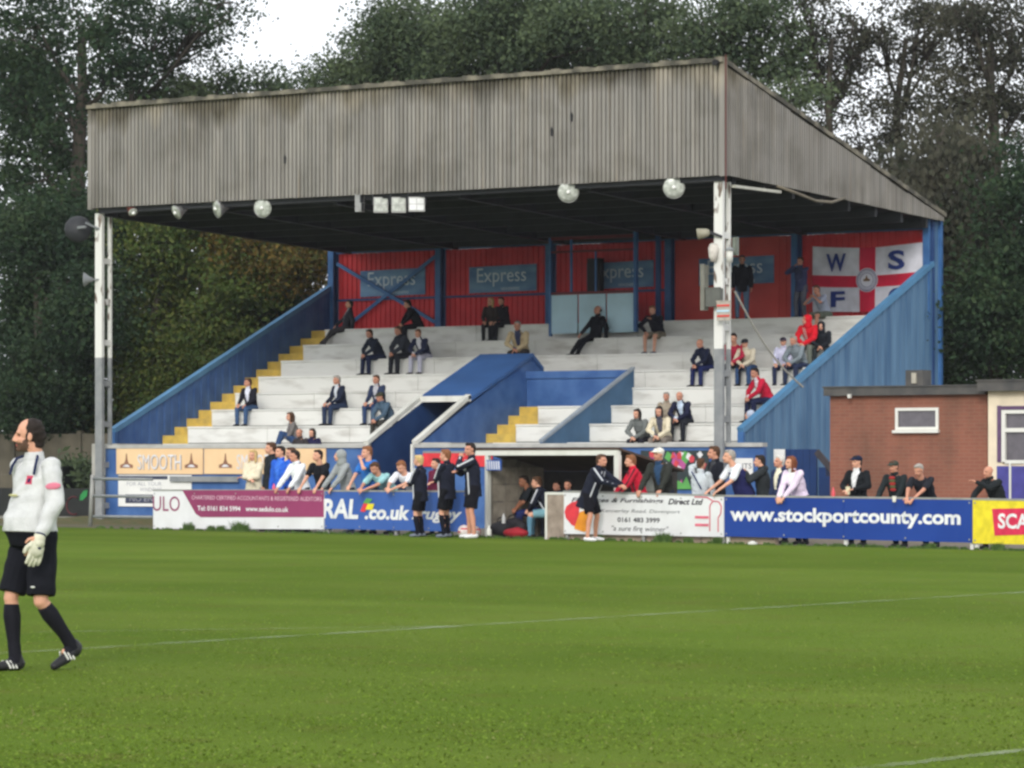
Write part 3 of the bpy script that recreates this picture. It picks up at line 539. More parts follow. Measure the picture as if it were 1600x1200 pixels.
t, U0, U1, Z0, Z1 = wallboard('grey_board', 'grey strip board above the purple hoarding on the front wall', 266, 744, 372, 753, grey_p, off=.08)
t, U0, U1, Z0, Z1 = wallboard('red_board', 'red board with a grey top edge right of the tunnel mouth', 662, 708, 770, 729, mat('red_sign', C(214, 58, 66, 1), .5), off=.012); g = G(); g.prism([FRONT.pt(U0, Z1, .03), FRONT.pt(U1, Z1, .03), FRONT.pt(U1, Z1+.05, .03), FRONT.pt(U0, Z1+.05, .03)], FRONT.n*.02); put('trim', g, grey_p, t)
t, U0, U1, Z0, Z1 = wallboard('graffiti_board', 'dark board painted with bright pink and green shapes behind the dugout', 1002, 704, 1108, 765, mat('graf_dark', C(50, 60, 62, 1), .6), off=.012); L = U1-U0; h = Z1-Z0
cols = [mat('graf_pink', C(176, 84, 142, 1), .6), mat('graf_green', C(92, 160, 84, 1), .6), mat('graf_white', C(220, 220, 220, 1), .6), mat('graf_red', C(200, 70, 80, 1), .6)]
r2 = random.Random(5)
for ci in range(4):
    g = G()
    for i in range(7):
        a = r2.uniform(.04, .94); b = r2.uniform(.05, .9) if ci < 2 else r2.uniform(.55, .92); s = r2.uniform(.05, .11) if ci < 2 else .05
        k = r2.choice((3, 4, 5)); ph = r2.uniform(0, 6); g.prism([FRONT.pt(U0+L*a+s*1.6*math.cos(ph+6.283*j/k), min(Z1-.01, max(Z0+.01, Z0+h*b+s*1.9*math.sin(ph+6.283*j/k))), .043+.002*ci+.0006*i) for j in range(k)], FRONT.n*.0005)
    put('painted_shapes', g, cols[ci], t)
t, U0, U1, Z0, Z1 = wallboard('white_sign', 'small white sign ending in ITS near the right end of the front wall', 1148, 716, 1177, 752, white_b, off=.012); L = U1-U0; h = Z1-Z0; text('ITS', FRONT, U0+L*.45, U0+L*.95, Z0+h*.55, Z0+h*.78, nb, t, off=.046)
# ------------------------------------------------------------------ hoardings along the pitch
def hoarding(label, pxa, pxb, ya, yb, yc, yd, m, group='advertising hoardings along the pitch'):
    """px range, top y at a/b, bottom y at a/b"""
    U0, Za1 = FENCE.uz(pxa, ya); U1, Zb1 = FENCE.uz(pxb, yb); _, Za0 = FENCE.uz(pxa, yc); _, Zb0 = FENCE.uz(pxb, yd)
    t = thing('hoarding', label, 'hoarding', FENCE.pt((U0+U1)/2, 0), group)
    n = max(1, round((U1-U0)/2.44))
    for i in range(n):
        a = i/n; b = (i+1)/n; g = G(); u0 = U0+(U1-U0)*a+.004; u1 = U0+(U1-U0)*b-.004
        z = lambda q, lo: (Za0+(Zb0-Za0)*q) if lo else (Za1+(Zb1-Za1)*q)
        o = .002*(i % 2)
        g.prism([FENCE.pt(u0, z(a, 1), -.03), FENCE.pt(u1, z(b, 1), -.03), FENCE.pt(u1, z(b, 0), -.03), FENCE.pt(u0, z(a, 0), -.03)], FENCE.n*(.028+o)); put('panel', g, m, t)
    g = G(); g.bar(FENCE.pt(U0, Za1+.015, -.03), FENCE.pt(U1, Zb1+.015, -.03), .07, .035); put('top_rail', g, mat('rail_galv', C(150, 150, 146, 1), .5, scale=4), t)
    gb = G()
    for i in range(2*n+1):
        for v in (.07, .93):
            q = FENCE.pt(U0+.06+(U1-U0-.12)*i/(2*n), (Za0+(Zb0-Za0)*i/(2*n))*(1-v)+(Za1+(Zb1-Za1)*i/(2*n))*v, .003); b_ = G(); b_.lathe(q, FENCE.n, [(0, .018), (.006, .018)], 8); put('bolt', b_, MC['rail_galv'], t)
    for i in range(n+1):
        u = U0+.05+(U1-U0-.1)*i/n; g = G(); q = FENCE.pt(u, 0, -.07); g.box(q.x-.03, q.x+.03, q.y-.03, q.y+.03, -.05, min(Za1, Zb1)-.01); put('post', g, MC['rail_galv'] if pxb < 1200 else white, t)
    return t, U0, U1, lambda f, v: ((Za0+(Zb0-Za0)*f)*(1-v)+(Za1+(Zb1-Za1)*f)*v)
purple = mat('maroon_print', C(146, 58, 100, 1.0), .5, scale=1); hb = mat('hoarding_white', C(230, 230, 232, 1.0), .5, scale=1.5, col2=C(208, 206, 206, 1), mixlo=.45, mixhi=.9)
rblue = mat('hoarding_blue', C(54, 92, 168, 1.0), .5, scale=1, col2=C(62, 100, 176, 1)); sblue = mat('hoarding_royal', C(20, 58, 140, 1.0), .45, scale=.8, col2=C(28, 66, 150, 1))
yel = mat('hoarding_yellow', C(232, 212, 48, 1.0), .5); lred = mat('label_red', C(214, 48, 84, 1.0), .5); wl = mat('letter_white', C(232, 232, 236, 1), .5); kk = mat('letter_black', C(48, 46, 56, 1), .6)
pk = mat('logo_pink', C(222, 110, 130, 1), .6); org = mat('logo_orange', C(240, 150, 40, 1), .5); lr2 = mat('logo_red', C(222, 60, 70, 1), .5)
# 1 maroon and white
t, U0, U1, Z = hoarding('white and maroon accountants hoarding at the left end of the pitch side', 239, 506, 767, 767, 826, 827, hb)
def T(s, pa, ya, pb, yb, m, t, **k):
    a, z1 = FENCE.uz(pa, ya); b, z0 = FENCE.uz(pb, yb); text(s, FENCE, a, b, z0, z1, m, t, **k)
def poly(pts, m, t, name, off=.004, th=.002):
    g = G(); g.prism([FENCE.at(x, y, off) for x, y in pts], FENCE.n*th); put(name, g, m, t)
poly([(285, 766), (506, 766), (506, 808), (314, 808), (306, 803)][::-1], purple, t, 'maroon_band')
T('ULO', 239, 775, 281, 799, purple, t); 
T('CHARTERED CERTIFIED ACCOUNTANTS & REGISTERED AUDITORS', 300, 774, 503, 783, mat('letter_pinkish', C(226, 190, 205, 1), .5), t, off=.008)
T('Tel: 0161 834 5994', 309, 790, 376, 799, wl, t, off=.008, bold=.02); T('www.sedulo.co.uk', 384, 791, 451, 800, wl, t, off=.008, bold=.02)
# 2 blue rugby
t, U0, U1, Z = hoarding('mid blue hoarding with large white .co.uk/rugby lettering', 507, 729, 768, 769, 826, 831, rblue)
T('RAL', 503.5, 779, 560, 811, wl, t, bold=.035, shear=.12); T('.co.uk', 570, 789, 640, 813, wl, t, bold=.04, shear=.15); T('/rugby', 643, 793, 722, 818, wl, t, bold=.03, shear=.3)
poly([(563, 799), (569, 784), (577, 779), (575, 793), (570, 800)][::-1], lr2, t, 'logo_flash'); poly([(571, 796), (575, 787), (585, 787), (582, 797)][::-1], yel, t, 'logo_flash', off=.008); poly([(567, 786), (573, 778), (582, 780), (576, 787)][::-1], cols[1], t, 'logo_flash', off=.011)
# 3 fireplaces
t, U0, U1, Z = hoarding('white fireplaces and furnishings hoarding with a red and orange sun', 880, 1131, 769, 776, 834, 839, hb)
T('Fireplaces & Furnishings', 893, 777.5, 1037, 788, kk, t, bold=.02, shear=.3); T('Direct Ltd', 1044, 779, 1099, 789, kk, t, bold=.03, shear=.3); T('Kennerley Road, Davenport', 939, 795, 1063, 804, mat('letter_grey', C(110, 110, 116, 1), .6), t, shear=.25)
T('0161 483 3999', 965, 808, 1031, 817, kk, t, bold=.02); T('"a sure fire winner"', 956, 821, 1045, 831, kk, t, shear=.25)
import itertools
pts = [(900+20*math.cos(a), 802+22*math.sin(a)) for a in [math.pi*(.5+i/14) for i in range(15)]]+[(912, 784), (918, 830)]
poly([(893, 785), (905, 782), (905, 826), (893, 820), (884, 809), (882, 800), (885, 791)], lr2, t, 'logo_sun'); poly([(897, 826), (906, 800), (919, 796), (919, 829), (912, 831)][::-1], org, t, 'logo_sun', off=.008)
g = G()
for a, b in (((1109, 830), (1109, 790)), ((1109, 790), (1114, 783)), ((1114, 783), (1123, 784)), ((1123, 784), (1127, 791)), ((1127, 791), (1126, 803)), ((1126, 803), (1122, 809)), ((1122, 809), (1122, 831)), ((1085, 776.5), (1104, 777)), ((1104, 777), (1113, 782))): g.bar(FENCE.at(*a, .006), FENCE.at(*b, .006), .02, .006, up=tuple(FENCE.n))
put('fireplace_outline', g, mat('logo_line', C(206, 60, 90, 1), .6), t)
g = G(); 
for yy in (808, 820): g.bar(FENCE.at(1086, yy, .006), FENCE.at(1107, yy+.5, .006), .05, .006, up=tuple(FENCE.n))
put('pink_bars', g, pk, t)
# 4 website hoarding
t, U0, U1, Z = hoarding('long royal blue hoarding with white stockportcounty web address', 1131.5, 1519, 776, 781, 838, 848, sblue)
T('www.stockportcounty.com', 1141, 792, 1501, 827, wl, t, bold=.035)
# 5 yellow
t, U0, U1, Z = hoarding('yellow hoarding with a red label at the right edge', 1519.5, 1690, 781, 784, 849, 853, yel)
poly([(1550, 795), (1650, 793), (1650, 834), (1554, 837)][::-1], lred, t, 'red_label'); T('SCANDIA', 1560, 802, 1672, 828, wl, t, off=.009, bold=.03)
# kerb slabs under the white hoarding
slab = mat('kerb_slab', C(190, 172, 150, .9), .9, scale=3, col2=C(160, 145, 126, .9), bump=.3)
xs = [880, 930, 976, 1024, 1060, 1096, 1128, 1166, 1212]
kt = thing('slab_kerb', 'row of pale concrete kerb slabs under the white hoarding', 'kerb', FENCE.g(1040, -.12))
for i in range(len(xs)-1):
    a, _ = FENCE.u(xs[i], -.12); b, _ = FENCE.u(xs[i+1], -.12); g = G(); g.prism([FENCE.pt(a, -.02, -.12), FENCE.pt(b-.015, -.02, -.12), FENCE.pt(b-.015, .17+.01*(i % 3), -.12), FENCE.pt(a, .17+.01*(i % 3), -.12)], FENCE.n*-.1); put('slab', g, slab, kt)
# low block pier at the left end of that hoarding
t = thing('block_pier', 'rough beige block pier with a white edge, right of the dugout opening', 'pier', FENCE.g(866, -.02)); a, zt = FENCE.uz(855, 769); b, _ = FENCE.u(881)
g = G(); g.prism([FENCE.pt(a, 0, 0), FENCE.pt(b, 0, 0), FENCE.pt(b, zt-.05, 0), FENCE.pt(a, zt-.05, 0)], FENCE.n*-.22); put('blockwork', g, mat('block', C(172, 156, 142, .95), .9, scale=5, col2=C(140, 126, 114, .95), bump=.4), t)
a2, _ = FENCE.u(852); g = G(); g.prism([FENCE.pt(a2, 0, .01), FENCE.pt(a, 0, .01), FENCE.pt(a, zt, .01), FENCE.pt(a2, zt, .01)], FENCE.n*-.24); g.prism([FENCE.pt(a+.002, zt-.05, .01), FENCE.pt(b, zt-.05, .01), FENCE.pt(b, zt, .01), FENCE.pt(a+.002, zt, .01)], FENCE.n*-.24); put('white_edge', g, white, t)
# grey rail fence at the left
t = thing('rail_fence', 'grey metal rail fence between the left post and the maroon hoarding', 'fence', FENCE.g(195)); 
for yy in (749, 776, 808):
    g = G(); g.tube([FENCE.at(146, yy-1, 0), FENCE.at(238, yy, 0)], .035, 8); put('rail', g, grey_p, t, smooth=True)
g = G(); g.tube([FENCE.at(141, 822, 0), FENCE.at(145, 742, 0)], .05, 8); put('post', g, MC['rail_galv'], t, smooth=True)
# white bottle / cups on the rail and grass
def bottle(px, py, r, h, m, label, cat='bottle', off=.0, z=None):
    p = FENCE.at(px, py, off) if z is None else Vector((*FENCE.g(px, off).xy, z)); g = G(); g.lathe(p, (0, 0, 1), [(0, r*.95), (.01, r), (h*.6, r), (h*.78, r*.5), (h*.9, r*.4), (h, r*.4)], 12); o = put('bottle' if cat == 'bottle' else cat, g, m, origin=tuple(p), smooth=True); tag(o, label, cat); return o
bottle(1302, 778.5, .035, .20, mat('pink_bottle', C(214, 80, 90, 1), .3), 'pink drinks bottle standing on the blue hoarding rail by the brick wall', off=-.03)
bottle(428, 767, .035, .16, mat('pink_cup', C(220, 90, 120, 1), .4), 'small pink cup on the rail in front of the blue tracksuit man', 'cup', off=-.03)
bottle(1176, 845, .09, .07, white, 'white cup lying in the grass under the kerb slabs', 'cup', off=.15, z=.0)
# weeds along the hoardings
M_weed = [mat('weed_a', (.05, .10, .02, 1), .8), mat('weed_b', (.08, .14, .03, 1), .8)]
def tuft(px, s, k, off=.1):
    p = FENCE.g(px, off); V = []
    for i in range(k):
        a = rng.uniform(0, 6.28); r = rng.uniform(0, s*.7); b = Vector((p.x+r*math.cos(a), p.y+r*math.sin(a)*.6, 0)); h = rng.uniform(.4, 1)*s; l = rng.normal(0, .35, 2)*h; w_ = rng.uniform(.008, .02)
        V += [(b.x-w_, b.y, 0), (b.x+w_, b.y, 0), (b.x+l[0], b.y+l[1], h)]
    return V
V = []
for i in range(420): V += tuft(rng.uniform(150, 1700), rng.uniform(.03, .08), 26)
for px, s in ((294, .22), (345, .16), (372, .28), (380, .2), (330, .15), (1035, .22), (1040, .18), (700, .15), (935, .14), (1075, .13), (1120, .15), (640, .1), (1455, .12), (1560, .16)): V += tuft(px, s, 170)
o = tri_mesh('verge_weeds', np.array(V), M_weed, rng.choice(2, len(V)//3)); tag(o, 'ragged green weeds along the foot of the hoardings', 'weeds'); o['kind'] = 'stuff'
# ------------------------------------------------------------------ dugout
def D(u, z, o): return FENCE.pt(u, z, o)
uL, zTl = FENCE.uz(757, 701, -.35); uR, zTr = FENCE.uz(966, 702, -.35); uL2, _ = FENCE.u(742, -.35)
dug = thing('dugout', 'team dugout with a white front frame, dark sloping roof and block walls', 'dugout', D((uL+uR)/2, 0, -.35))
def slab_(ua, ub, za, zb, oa, ob, m, nm, par=dug, dz=0):
    g = G(); g.add([D(u, z+(dz if o == ob else 0), o) for z in (za, zb) for o in (oa, ob) for u in (ua, ub)], [(0, 2, 3, 1), (4, 5, 7, 6), (0, 1, 5, 4), (2, 6, 7, 3), (0, 4, 6, 2), (1, 3, 7, 5)]); put(nm, g, m, par)
slab_(uL2, uR, zTl-.14, zTl, -.35, -.42, white, 'front_beam'); slab_(uL, uL+.10, 0, zTl-.14, -.36, -.44, white, 'front_post'); slab_(uR-.13, uR, 0, zTl-.14, -.36, -.44, white, 'front_post')
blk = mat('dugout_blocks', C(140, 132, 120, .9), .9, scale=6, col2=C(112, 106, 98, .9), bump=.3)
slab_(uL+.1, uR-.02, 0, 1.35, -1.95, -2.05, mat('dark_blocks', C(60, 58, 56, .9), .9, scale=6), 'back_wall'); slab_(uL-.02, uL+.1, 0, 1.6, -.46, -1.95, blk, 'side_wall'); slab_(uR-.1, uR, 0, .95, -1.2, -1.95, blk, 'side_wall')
g = G()
for i in range(4):   # block courses on the left inner wall
    for j in range(4):
        a = -.5-.36*j; 
        g.prism([D(uL+.101, .02+.24*i*1.5, a), D(uL+.101, .02+.24*i*1.5, a-.34), D(uL+.101, .02+.24*i*1.5+.33, a-.34), D(uL+.101, .02+.24*i*1.5+.33, a)], FENCE.d*.008)
put('block_course', g, mat('block_pale', C(156, 148, 134, .95), .9, scale=4, col2=C(128, 120, 108, .95)), dug)
g = G(); P = [D(uL2, zTl+.015, -.34), D(uR+.03, zTl+.015, -.34), D(uR+.03, 1.40, -2.2), D(uL2, 1.40, -2.2)]; g.prism(P, (0, 0, -.05)); put('roof', g, mat('roof_brown', C(76, 62, 54, 1), .9, scale=2), dug)
slab_(uL+.12, uR-.15, .38, .44, -1.4, -1.85, mat('bench_plank', C(120, 96, 70, 1), .8), 'bench')
for q in (.3, 1.6, 2.9): slab_(uL+q, uL+q+.08, 0, .38, -1.5, -1.8, blk, 'bench_leg')
slab_(uR-.9, uR-.5, .95, 1.3, -1.93, -1.945, mat('dug_poster', C(150, 156, 150, 1), .6), 'poster')
# little striped sign on the dugout's left post
pl = Pl(FENCE.pt(0, 0, -.30), FENCE.pt(1, 0, -.30)); 
t, U0, U1, Z0, Z1 = wallboard('striped_sign', 'small blue and white striped sign on the left end of the dugout beam', 761, 719, 784, 735, rblue, pl=pl, off=0)
g = G(); L = U1-U0
for i in range(6): g.prism([pl.pt(U0+L*(.06+.16*i), Z0+.02, .032), pl.pt(U0+L*(.14+.16*i), Z0+.02, .032), pl.pt(U0+L*(.10+.16*i), Z1-.02, .032), pl.pt(U0+L*(.02+.16*i), Z1-.02, .032)], pl.n*.003)
put('white_stripes', g, wl, t)
# kit bags, balls and bottles by the dugout
def bag(px, off, L, h, w_, m, label):
    p = FENCE.g(px, off); t = thing('kit_bag', label, 'bag', p, 'kit bags on the dugout floor'); g = G(); vs = []
    n = 10; k = 10
    for i in range(n+1):
        a = i/n; r = math.sin(math.pi*min(max(a, .04), .96))**.35
        for j in range(k):
            b = 2*math.pi*j/k; y = w_/2*math.cos(b)*r; z = h/2+h/2*math.sin(b)*r*(1+.12*math.sin(a*9+j)); q = p+FENCE.d*((a-.5)*L)+FENCE.n*y; vs.append((q.x, q.y, max(0, z)))
    g.add(vs, [(i*k+j, i*k+(j+1) % k, (i+1)*k+(j+1) % k, (i+1)*k+j) for i in range(n) for j in range(k)]+[tuple(range(k))[::-1], tuple(range(n*k, n*k+k))]); put('bag_body', g, m, t, smooth=True)
    g = G(); g.tube([p+FENCE.d*(.25*L*math.cos(a))+Vector((0, 0, h*.9+.1*math.sin(a))) for a in [math.pi*i/8 for i in range(9)]], .012, 6); put('handle', g, black, t); return t
bag(784, -.35, .55, .35, .32, mat('bag_black', (.015, .015, .018, 1), .7), 'black kit bag lying beside the white dugout post')
bag(806, -.10, .60, .22, .30, mat('bag_red', C(150, 28, 40, 1), .7), 'dark red kit bag on the grass edge in front of the bench')
bag(803, -.75, .7, .40, .35, mat('bag_dark', (.02, .018, .022, 1), .7), 'tall dark heap of a kit bag further inside the dugout')
def ball(px, off, r, label):
    p = FENCE.g(px, off)+Vector((0, 0, r)); t = thing('football', label, 'ball', p-Vector((0, 0, r)), 'footballs by the coach'); g = G(); n = 12
    vs = [p+Vector((r*math.sin(math.pi*i/n)*math.cos(2*math.pi*j/16), r*math.sin(math.pi*i/n)*math.sin(2*math.pi*j/16), r*math.cos(math.pi*i/n))) for i in range(n+1) for j in range(16)]
    fs = [(i*16+j, i*16+(j+1) % 16, (i+1)*16+(j+1) % 16, (i+1)*16+j) for i in range(n) for j in range(16)]
    g.v = [tuple(v) for v in vs]; g.f = fs; g.m = [1 if ((i+2*(j//4)) % 5 == 0 or (j % 8 == 0)) else 0 for i in range(n) for j in range(16)]; put('ball_skin', g, [mat('ball_white', C(226, 214, 210, 1), .5), mat('ball_red', C(200, 60, 70, 1), .5)], t, smooth=True)
ball(725, .12, .13, 'white and red football at the feet of the pointing coach'); ball(742, .02, .12, 'red and white football half hidden behind the coach legs')
bottle(764, 836, .05, .26, white, 'white drinks bottle beside the dugout post', off=.05, z=.0)
bottle(787, 836, .04, .2, mat('grey_bottle', C(180, 180, 180, 1), .4), 'grey drinks bottle among the kit bags', off=-.02, z=.3)
# ------------------------------------------------------------------ brick building
brick = bpy.data.materials.new('brick_wall'); brick.use_nodes = True; N = brick.node_tree; b = N.nodes['Principled BSDF']; b.inputs['Roughness'].default_value = .9
tc = N.nodes.new('ShaderNodeTexCoord'); mp = N.nodes.new('ShaderNodeMapping'); mp.inputs['Rotation'].default_value = (math.pi/2, 0, 0); bt = N.nodes.new('ShaderNodeTexBrick'); bt.inputs['Scale'].default_value = 1; bt.inputs['Brick Width'].default_value = .225; bt.inputs['Row Height'].default_value = .075; bt.inputs['Mortar Size'].default_value = .008
bt.inputs['Color1'].default_value = C(146, 94, 74, .92); bt.inputs['Color2'].default_value = C(138, 88, 70, .92); bt.inputs['Mortar'].default_value = C(146, 106, 88, .9)
nz = N.nodes.new('ShaderNodeTexNoise'); nz.inputs['Scale'].default_value = .8; nz.inputs['Detail'].default_value = 7; m2 = N.nodes.new('ShaderNodeMapping'); m2.inputs['Scale'].default_value = (1.6, 1, .5)
rp = N.nodes.new('ShaderNodeValToRGB'); rp.color_ramp.elements[0].color = (.68, .74, .74, 1); rp.color_ramp.elements[1].color = (1.06, 1, 1, 1); rp.color_ramp.elements[0].position = .35; rp.color_ramp.elements[1].position = .6
mx = N.nodes.new('ShaderNodeMix'); mx.data_type = 'RGBA'; mx.blend_type = 'MULTIPLY'; mx.inputs[0].default_value = 1
L_ = N.links.new; L_(tc.outputs['Object'], mp.inputs[0]); L_(mp.outputs[0], bt.inputs['Vector']); L_(tc.outputs['Object'], m2.inputs[0]); L_(m2.outputs[0], nz.inputs['Vector']); L_(nz.outputs['Fac'], rp.inputs[0]); L_(bt.outputs['Color'], mx.inputs[6]); L_(rp.outputs[0], mx.inputs[7]); L_(mx.outputs[2], b.inputs['Base Color'])
bk = thing('brick_building', 'single storey red brick building with a flat felt roof and one small high window', 'building', (5.9, -3, 0))
bxL = ony(1297, 700, -3).x; bxR = ony(1543, 700, -3).x; zr = ony(1297, 606, -3).z; wa = ony(1404, 642, -3); wb = ony(1463, 667, -3)
g = G(); g.box(bxL, wa.x, -3, 3, 0, zr-.15); g.box(wb.x, bxR, -3, 3, 0, zr-.15); g.box(wa.x, wb.x, -3, 3, wa.z, zr-.15); g.box(wa.x, wb.x, -3, 3, 0, wb.z); put('wall', g, brick, bk)
felt = mat('roof_felt', C(72, 72, 72, 1), .8, scale=3, col2=C(92, 90, 86, 1)); g = G(); g.box(bxL-.08, bxR, -3.14, 3.1, zr-.17, zr+.0); g.box(bxL-.1, bxR, -3.17, 3.1, zr, zr+.025); put('roof', g, felt, bk)
win = put('window', G().box(wa.x-.06, wb.x+.06, -3.04, -2.98, wa.z, wa.z+.06).box(wa.x-.06, wb.x+.06, -3.04, -2.98, wb.z-.06, wb.z).box(wa.x-.06, wa.x, -3.04, -2.98, wb.z, wa.z).box(wb.x, wb.x+.06, -3.04, -2.98, wb.z, wa.z), white, bk)
glass = mat('window_glass', C(96, 92, 98, 1), .08, spec=.6); put('pane', G().box(wa.x, wb.x, -2.99, -2.96, wb.z, wa.z), glass, win); put('sill', G().box(wa.x-.1, wb.x+.08, -3.1, -2.985, wb.z-.12, wb.z-.065), white, win)
p = ony(1435, 592, -1.5); g = G(); g.box(p.x-.2, p.x+.2, -1.7, -1.3, zr, p.z+.18, 0); g.box(p.x-.04, p.x+.06, -1.75, -1.7, zr+.1, p.z+.12, 1); o = put('roof_vent', g, [felt, mat('vent_pale', C(170, 165, 150, 1), .7)], origin=(p.x, -1.5, zr)); tag(o, 'dark roof vent box with a pale cowl on the brick building', 'vent')
p = ony(1329, 619, -3.16); g = G(); g.box(p.x-.03, p.x+.03, -3.24, -3.175, p.z-.04, p.z+.04); o = put('wall_light', g, white, origin=tuple(p)); tag(o, 'tiny white fitting under the roof edge of the brick building', 'light')
cb = thing('clubhouse', 'cream framed clubhouse with a large window at the right edge', 'building', (9.5, -3.2, 0)); z2 = ony(1545, 598, -3.3).z; x0 = ony(1544, 700, -3.2).x
crm = mat('cream_render', C(226, 212, 186, 1), .7, scale=2); pur = mat('purple_trim', C(96, 72, 104, 1), .6); w1 = ony(1566, 640, -3.2); w2 = ony(1566, 722, -3.2)
g = G(); g.box(x0, w1.x, -3.2, 3, 0, z2-.17); g.box(w1.x, 12, -3.2, 3, w1.z, z2-.17); g.box(w1.x, 12, -3.2, 3, 0, w2.z-.04); put('wall', g, crm, cb)
g = G(); g.box(x0-.15, 12.1, -3.4, 3.1, z2-.17, z2+.03); g.box(x0-.17, 12.1, -3.43, 3.1, z2+.03, z2+.06); put('roof', g, felt, cb)
g = G(); g.box(w1.x-.1, w1.x-.02, -3.23, -3.195, w2.z, w1.z+.08); g.box(w1.x-.02, 12, -3.23, -3.195, w1.z, w1.z+.07); put('frame', g, pur, cb)
win = put('window', G().box(w1.x-.01, w1.x+.07, -3.22, -3.1, w2.z, w1.z-.01).box(w1.x+.07, 12, -3.22, -3.1, w1.z-.08, w1.z-.01).box(w1.x+.07, 12, -3.22, -3.1, ony(1580, 672, -3.2).z-.04, ony(1580, 672, -3.2).z+.04).box(w1.x+.07, 12, -3.24, -3.1, w2.z-.03, w2.z+.04), white, cb)
put('pane', G().box(w1.x+.07, 12, -3.15, -3.12, w2.z, w1.z), glass, win)
g = G(); g.box(w1.x-.1, 12, -3.24, -3.21, .1, w2.z-.08); put('lower_panel', g, mat('panel_indigo', C(72, 70, 140, 1), .6), cb); g = G(); p = ony(1577, 750, -3.3); g.box(p.x-.02, p.x+.02, -3.27, -3.245, .2, p.z+.35); put('white_strip', g, white, cb)
# stair enclosure between stand and brick building
sx0, sx1 = ony(1213, 700, .75).x, ony(1276, 700, .75).x; zs = ony(1240, 702, .75).z
t = thing('stair_enclosure', 'dark blue steel stair enclosure between the stand and the brick wall', 'stair', ((sx0+sx1)/2, .75, 0)); navy = mat('navy_steel', C(24, 52, 98, 1), .5, scale=2)
g = G()
for i in range(6): a = sx0+(sx1-sx0)*i/6; g.box(a, a+(sx1-sx0)/6-.008, .75, .80+.01*(i % 2), 0, zs)
put('panel', g, navy, t); g = G(); g.bar((sx1, .75, zs-.05), (sx1+.75, .75, zs-.85), .06, .14); put('handrail', g, mat('rail_brown', C(62, 58, 62, 1), .6), t)
g = G()
for i in range(4): g.box(sx1+.02+.18*i, sx1+.2+.18*i, .8, 1.8, 0, zs-.2-.2*(i+1))
put('stair_flight', g, navy, t)
pl = Pl((0, .72), (1, .72)); wallboard('paper_notice', 'small white notice at the top left of the dark blue stair enclosure', 1210, 702, 1227, 722, white_b, pl=pl, off=0); 
# ------------------------------------------------------------------ far left corner
cw = thing('concrete_wall', 'grey brown precast concrete panel wall under the trees at far left', 'wall', (-30, 9, 0)); cm = mat('precast', C(104, 98, 84, .95), .95, scale=1.5, col2=C(84, 80, 68, .95), bump=.3)
za = ony(60, 678, 9).z; x = -46
while x < -19.5:
    g = G(); g.box(x, x+2.35, 8.97, 9.03, 0, za*.5-.006); g.box(x, x+2.35, 8.97, 9.03, za*.5, za+.0); put('panel', g, cm, cw); g = G(); g.box(x+2.35, x+2.5, 8.9, 9.08, 0, za+.08); put('post', g, cm, cw); x += 2.5
LP = Pl((-40, 2.2), (-18, 2.2)); t, U0, U1, Z0, Z1 = wallboard('black_board', 'black advertising board with green letters and leaf at far left', -40, 762, 143, 811, mat('board_black', C(38, 40, 38, 1), .6), pl=LP, off=0)
gm = mat('letter_green', C(50, 140, 76, 1), .6); a, z1 = LP.uz(86, 778); b, z0 = LP.uz(99, 796); text('ol', LP, a, b, z0, z1, gm, t, off=.034)
g = G(); q = LP.at(131, 774, .034); g.prism([q+Vector(v) for v in ((-.14, 0, -.13), (-.05, 0, -.13), (.10, 0, -.02), (.13, 0, .14), (0, 0, .12), (-.12, 0, 0))], (0, -.004, 0)); put('leaf_logo', g, gm, t)
g = G(); g.tube([LP.at(115+11*math.cos(v), 790+14*math.sin(v), .04) for v in [math.pi*(.35+1.3*i/12) for i in range(13)]], .02, 6); put('red_curve', g, mat('dull_red', C(90, 40, 44, 1), .6), t)
g = G(); g.box(-40, -17.9, 1.9, 2.05, 0, ony(100, 807, 2).z); o = put('kerb', g, mat('kerb_grey', C(140, 138, 128, .9), .9, scale=3), origin=(-25, 2, 0)); tag(o, 'low grey concrete kerb beneath the black board', 'kerb')
p = ony(94, 740, 6); g = G(); g.prism([(p.x-.26, 5.8, 0), (p.x+.26, 5.8, 0), (p.x+.32, 5.75, 1.35), (p.x-.32, 5.75, 1.35)], (0, .55, 0), 0); g.box(p.x-.35, p.x+.35, 5.7, 6.35, 1.35, 1.42, 0); g.tube([(p.x-.3, 6.4, 1.38), (p.x+.3, 6.4, 1.38)], .03, 6); o = put('wheelie_bin', g, mat('bin_black', C(30, 32, 34, 1), .5), origin=(p.x, 6, 0)); tag(o, 'black wheelie bin in front of the concrete wall', 'bin')
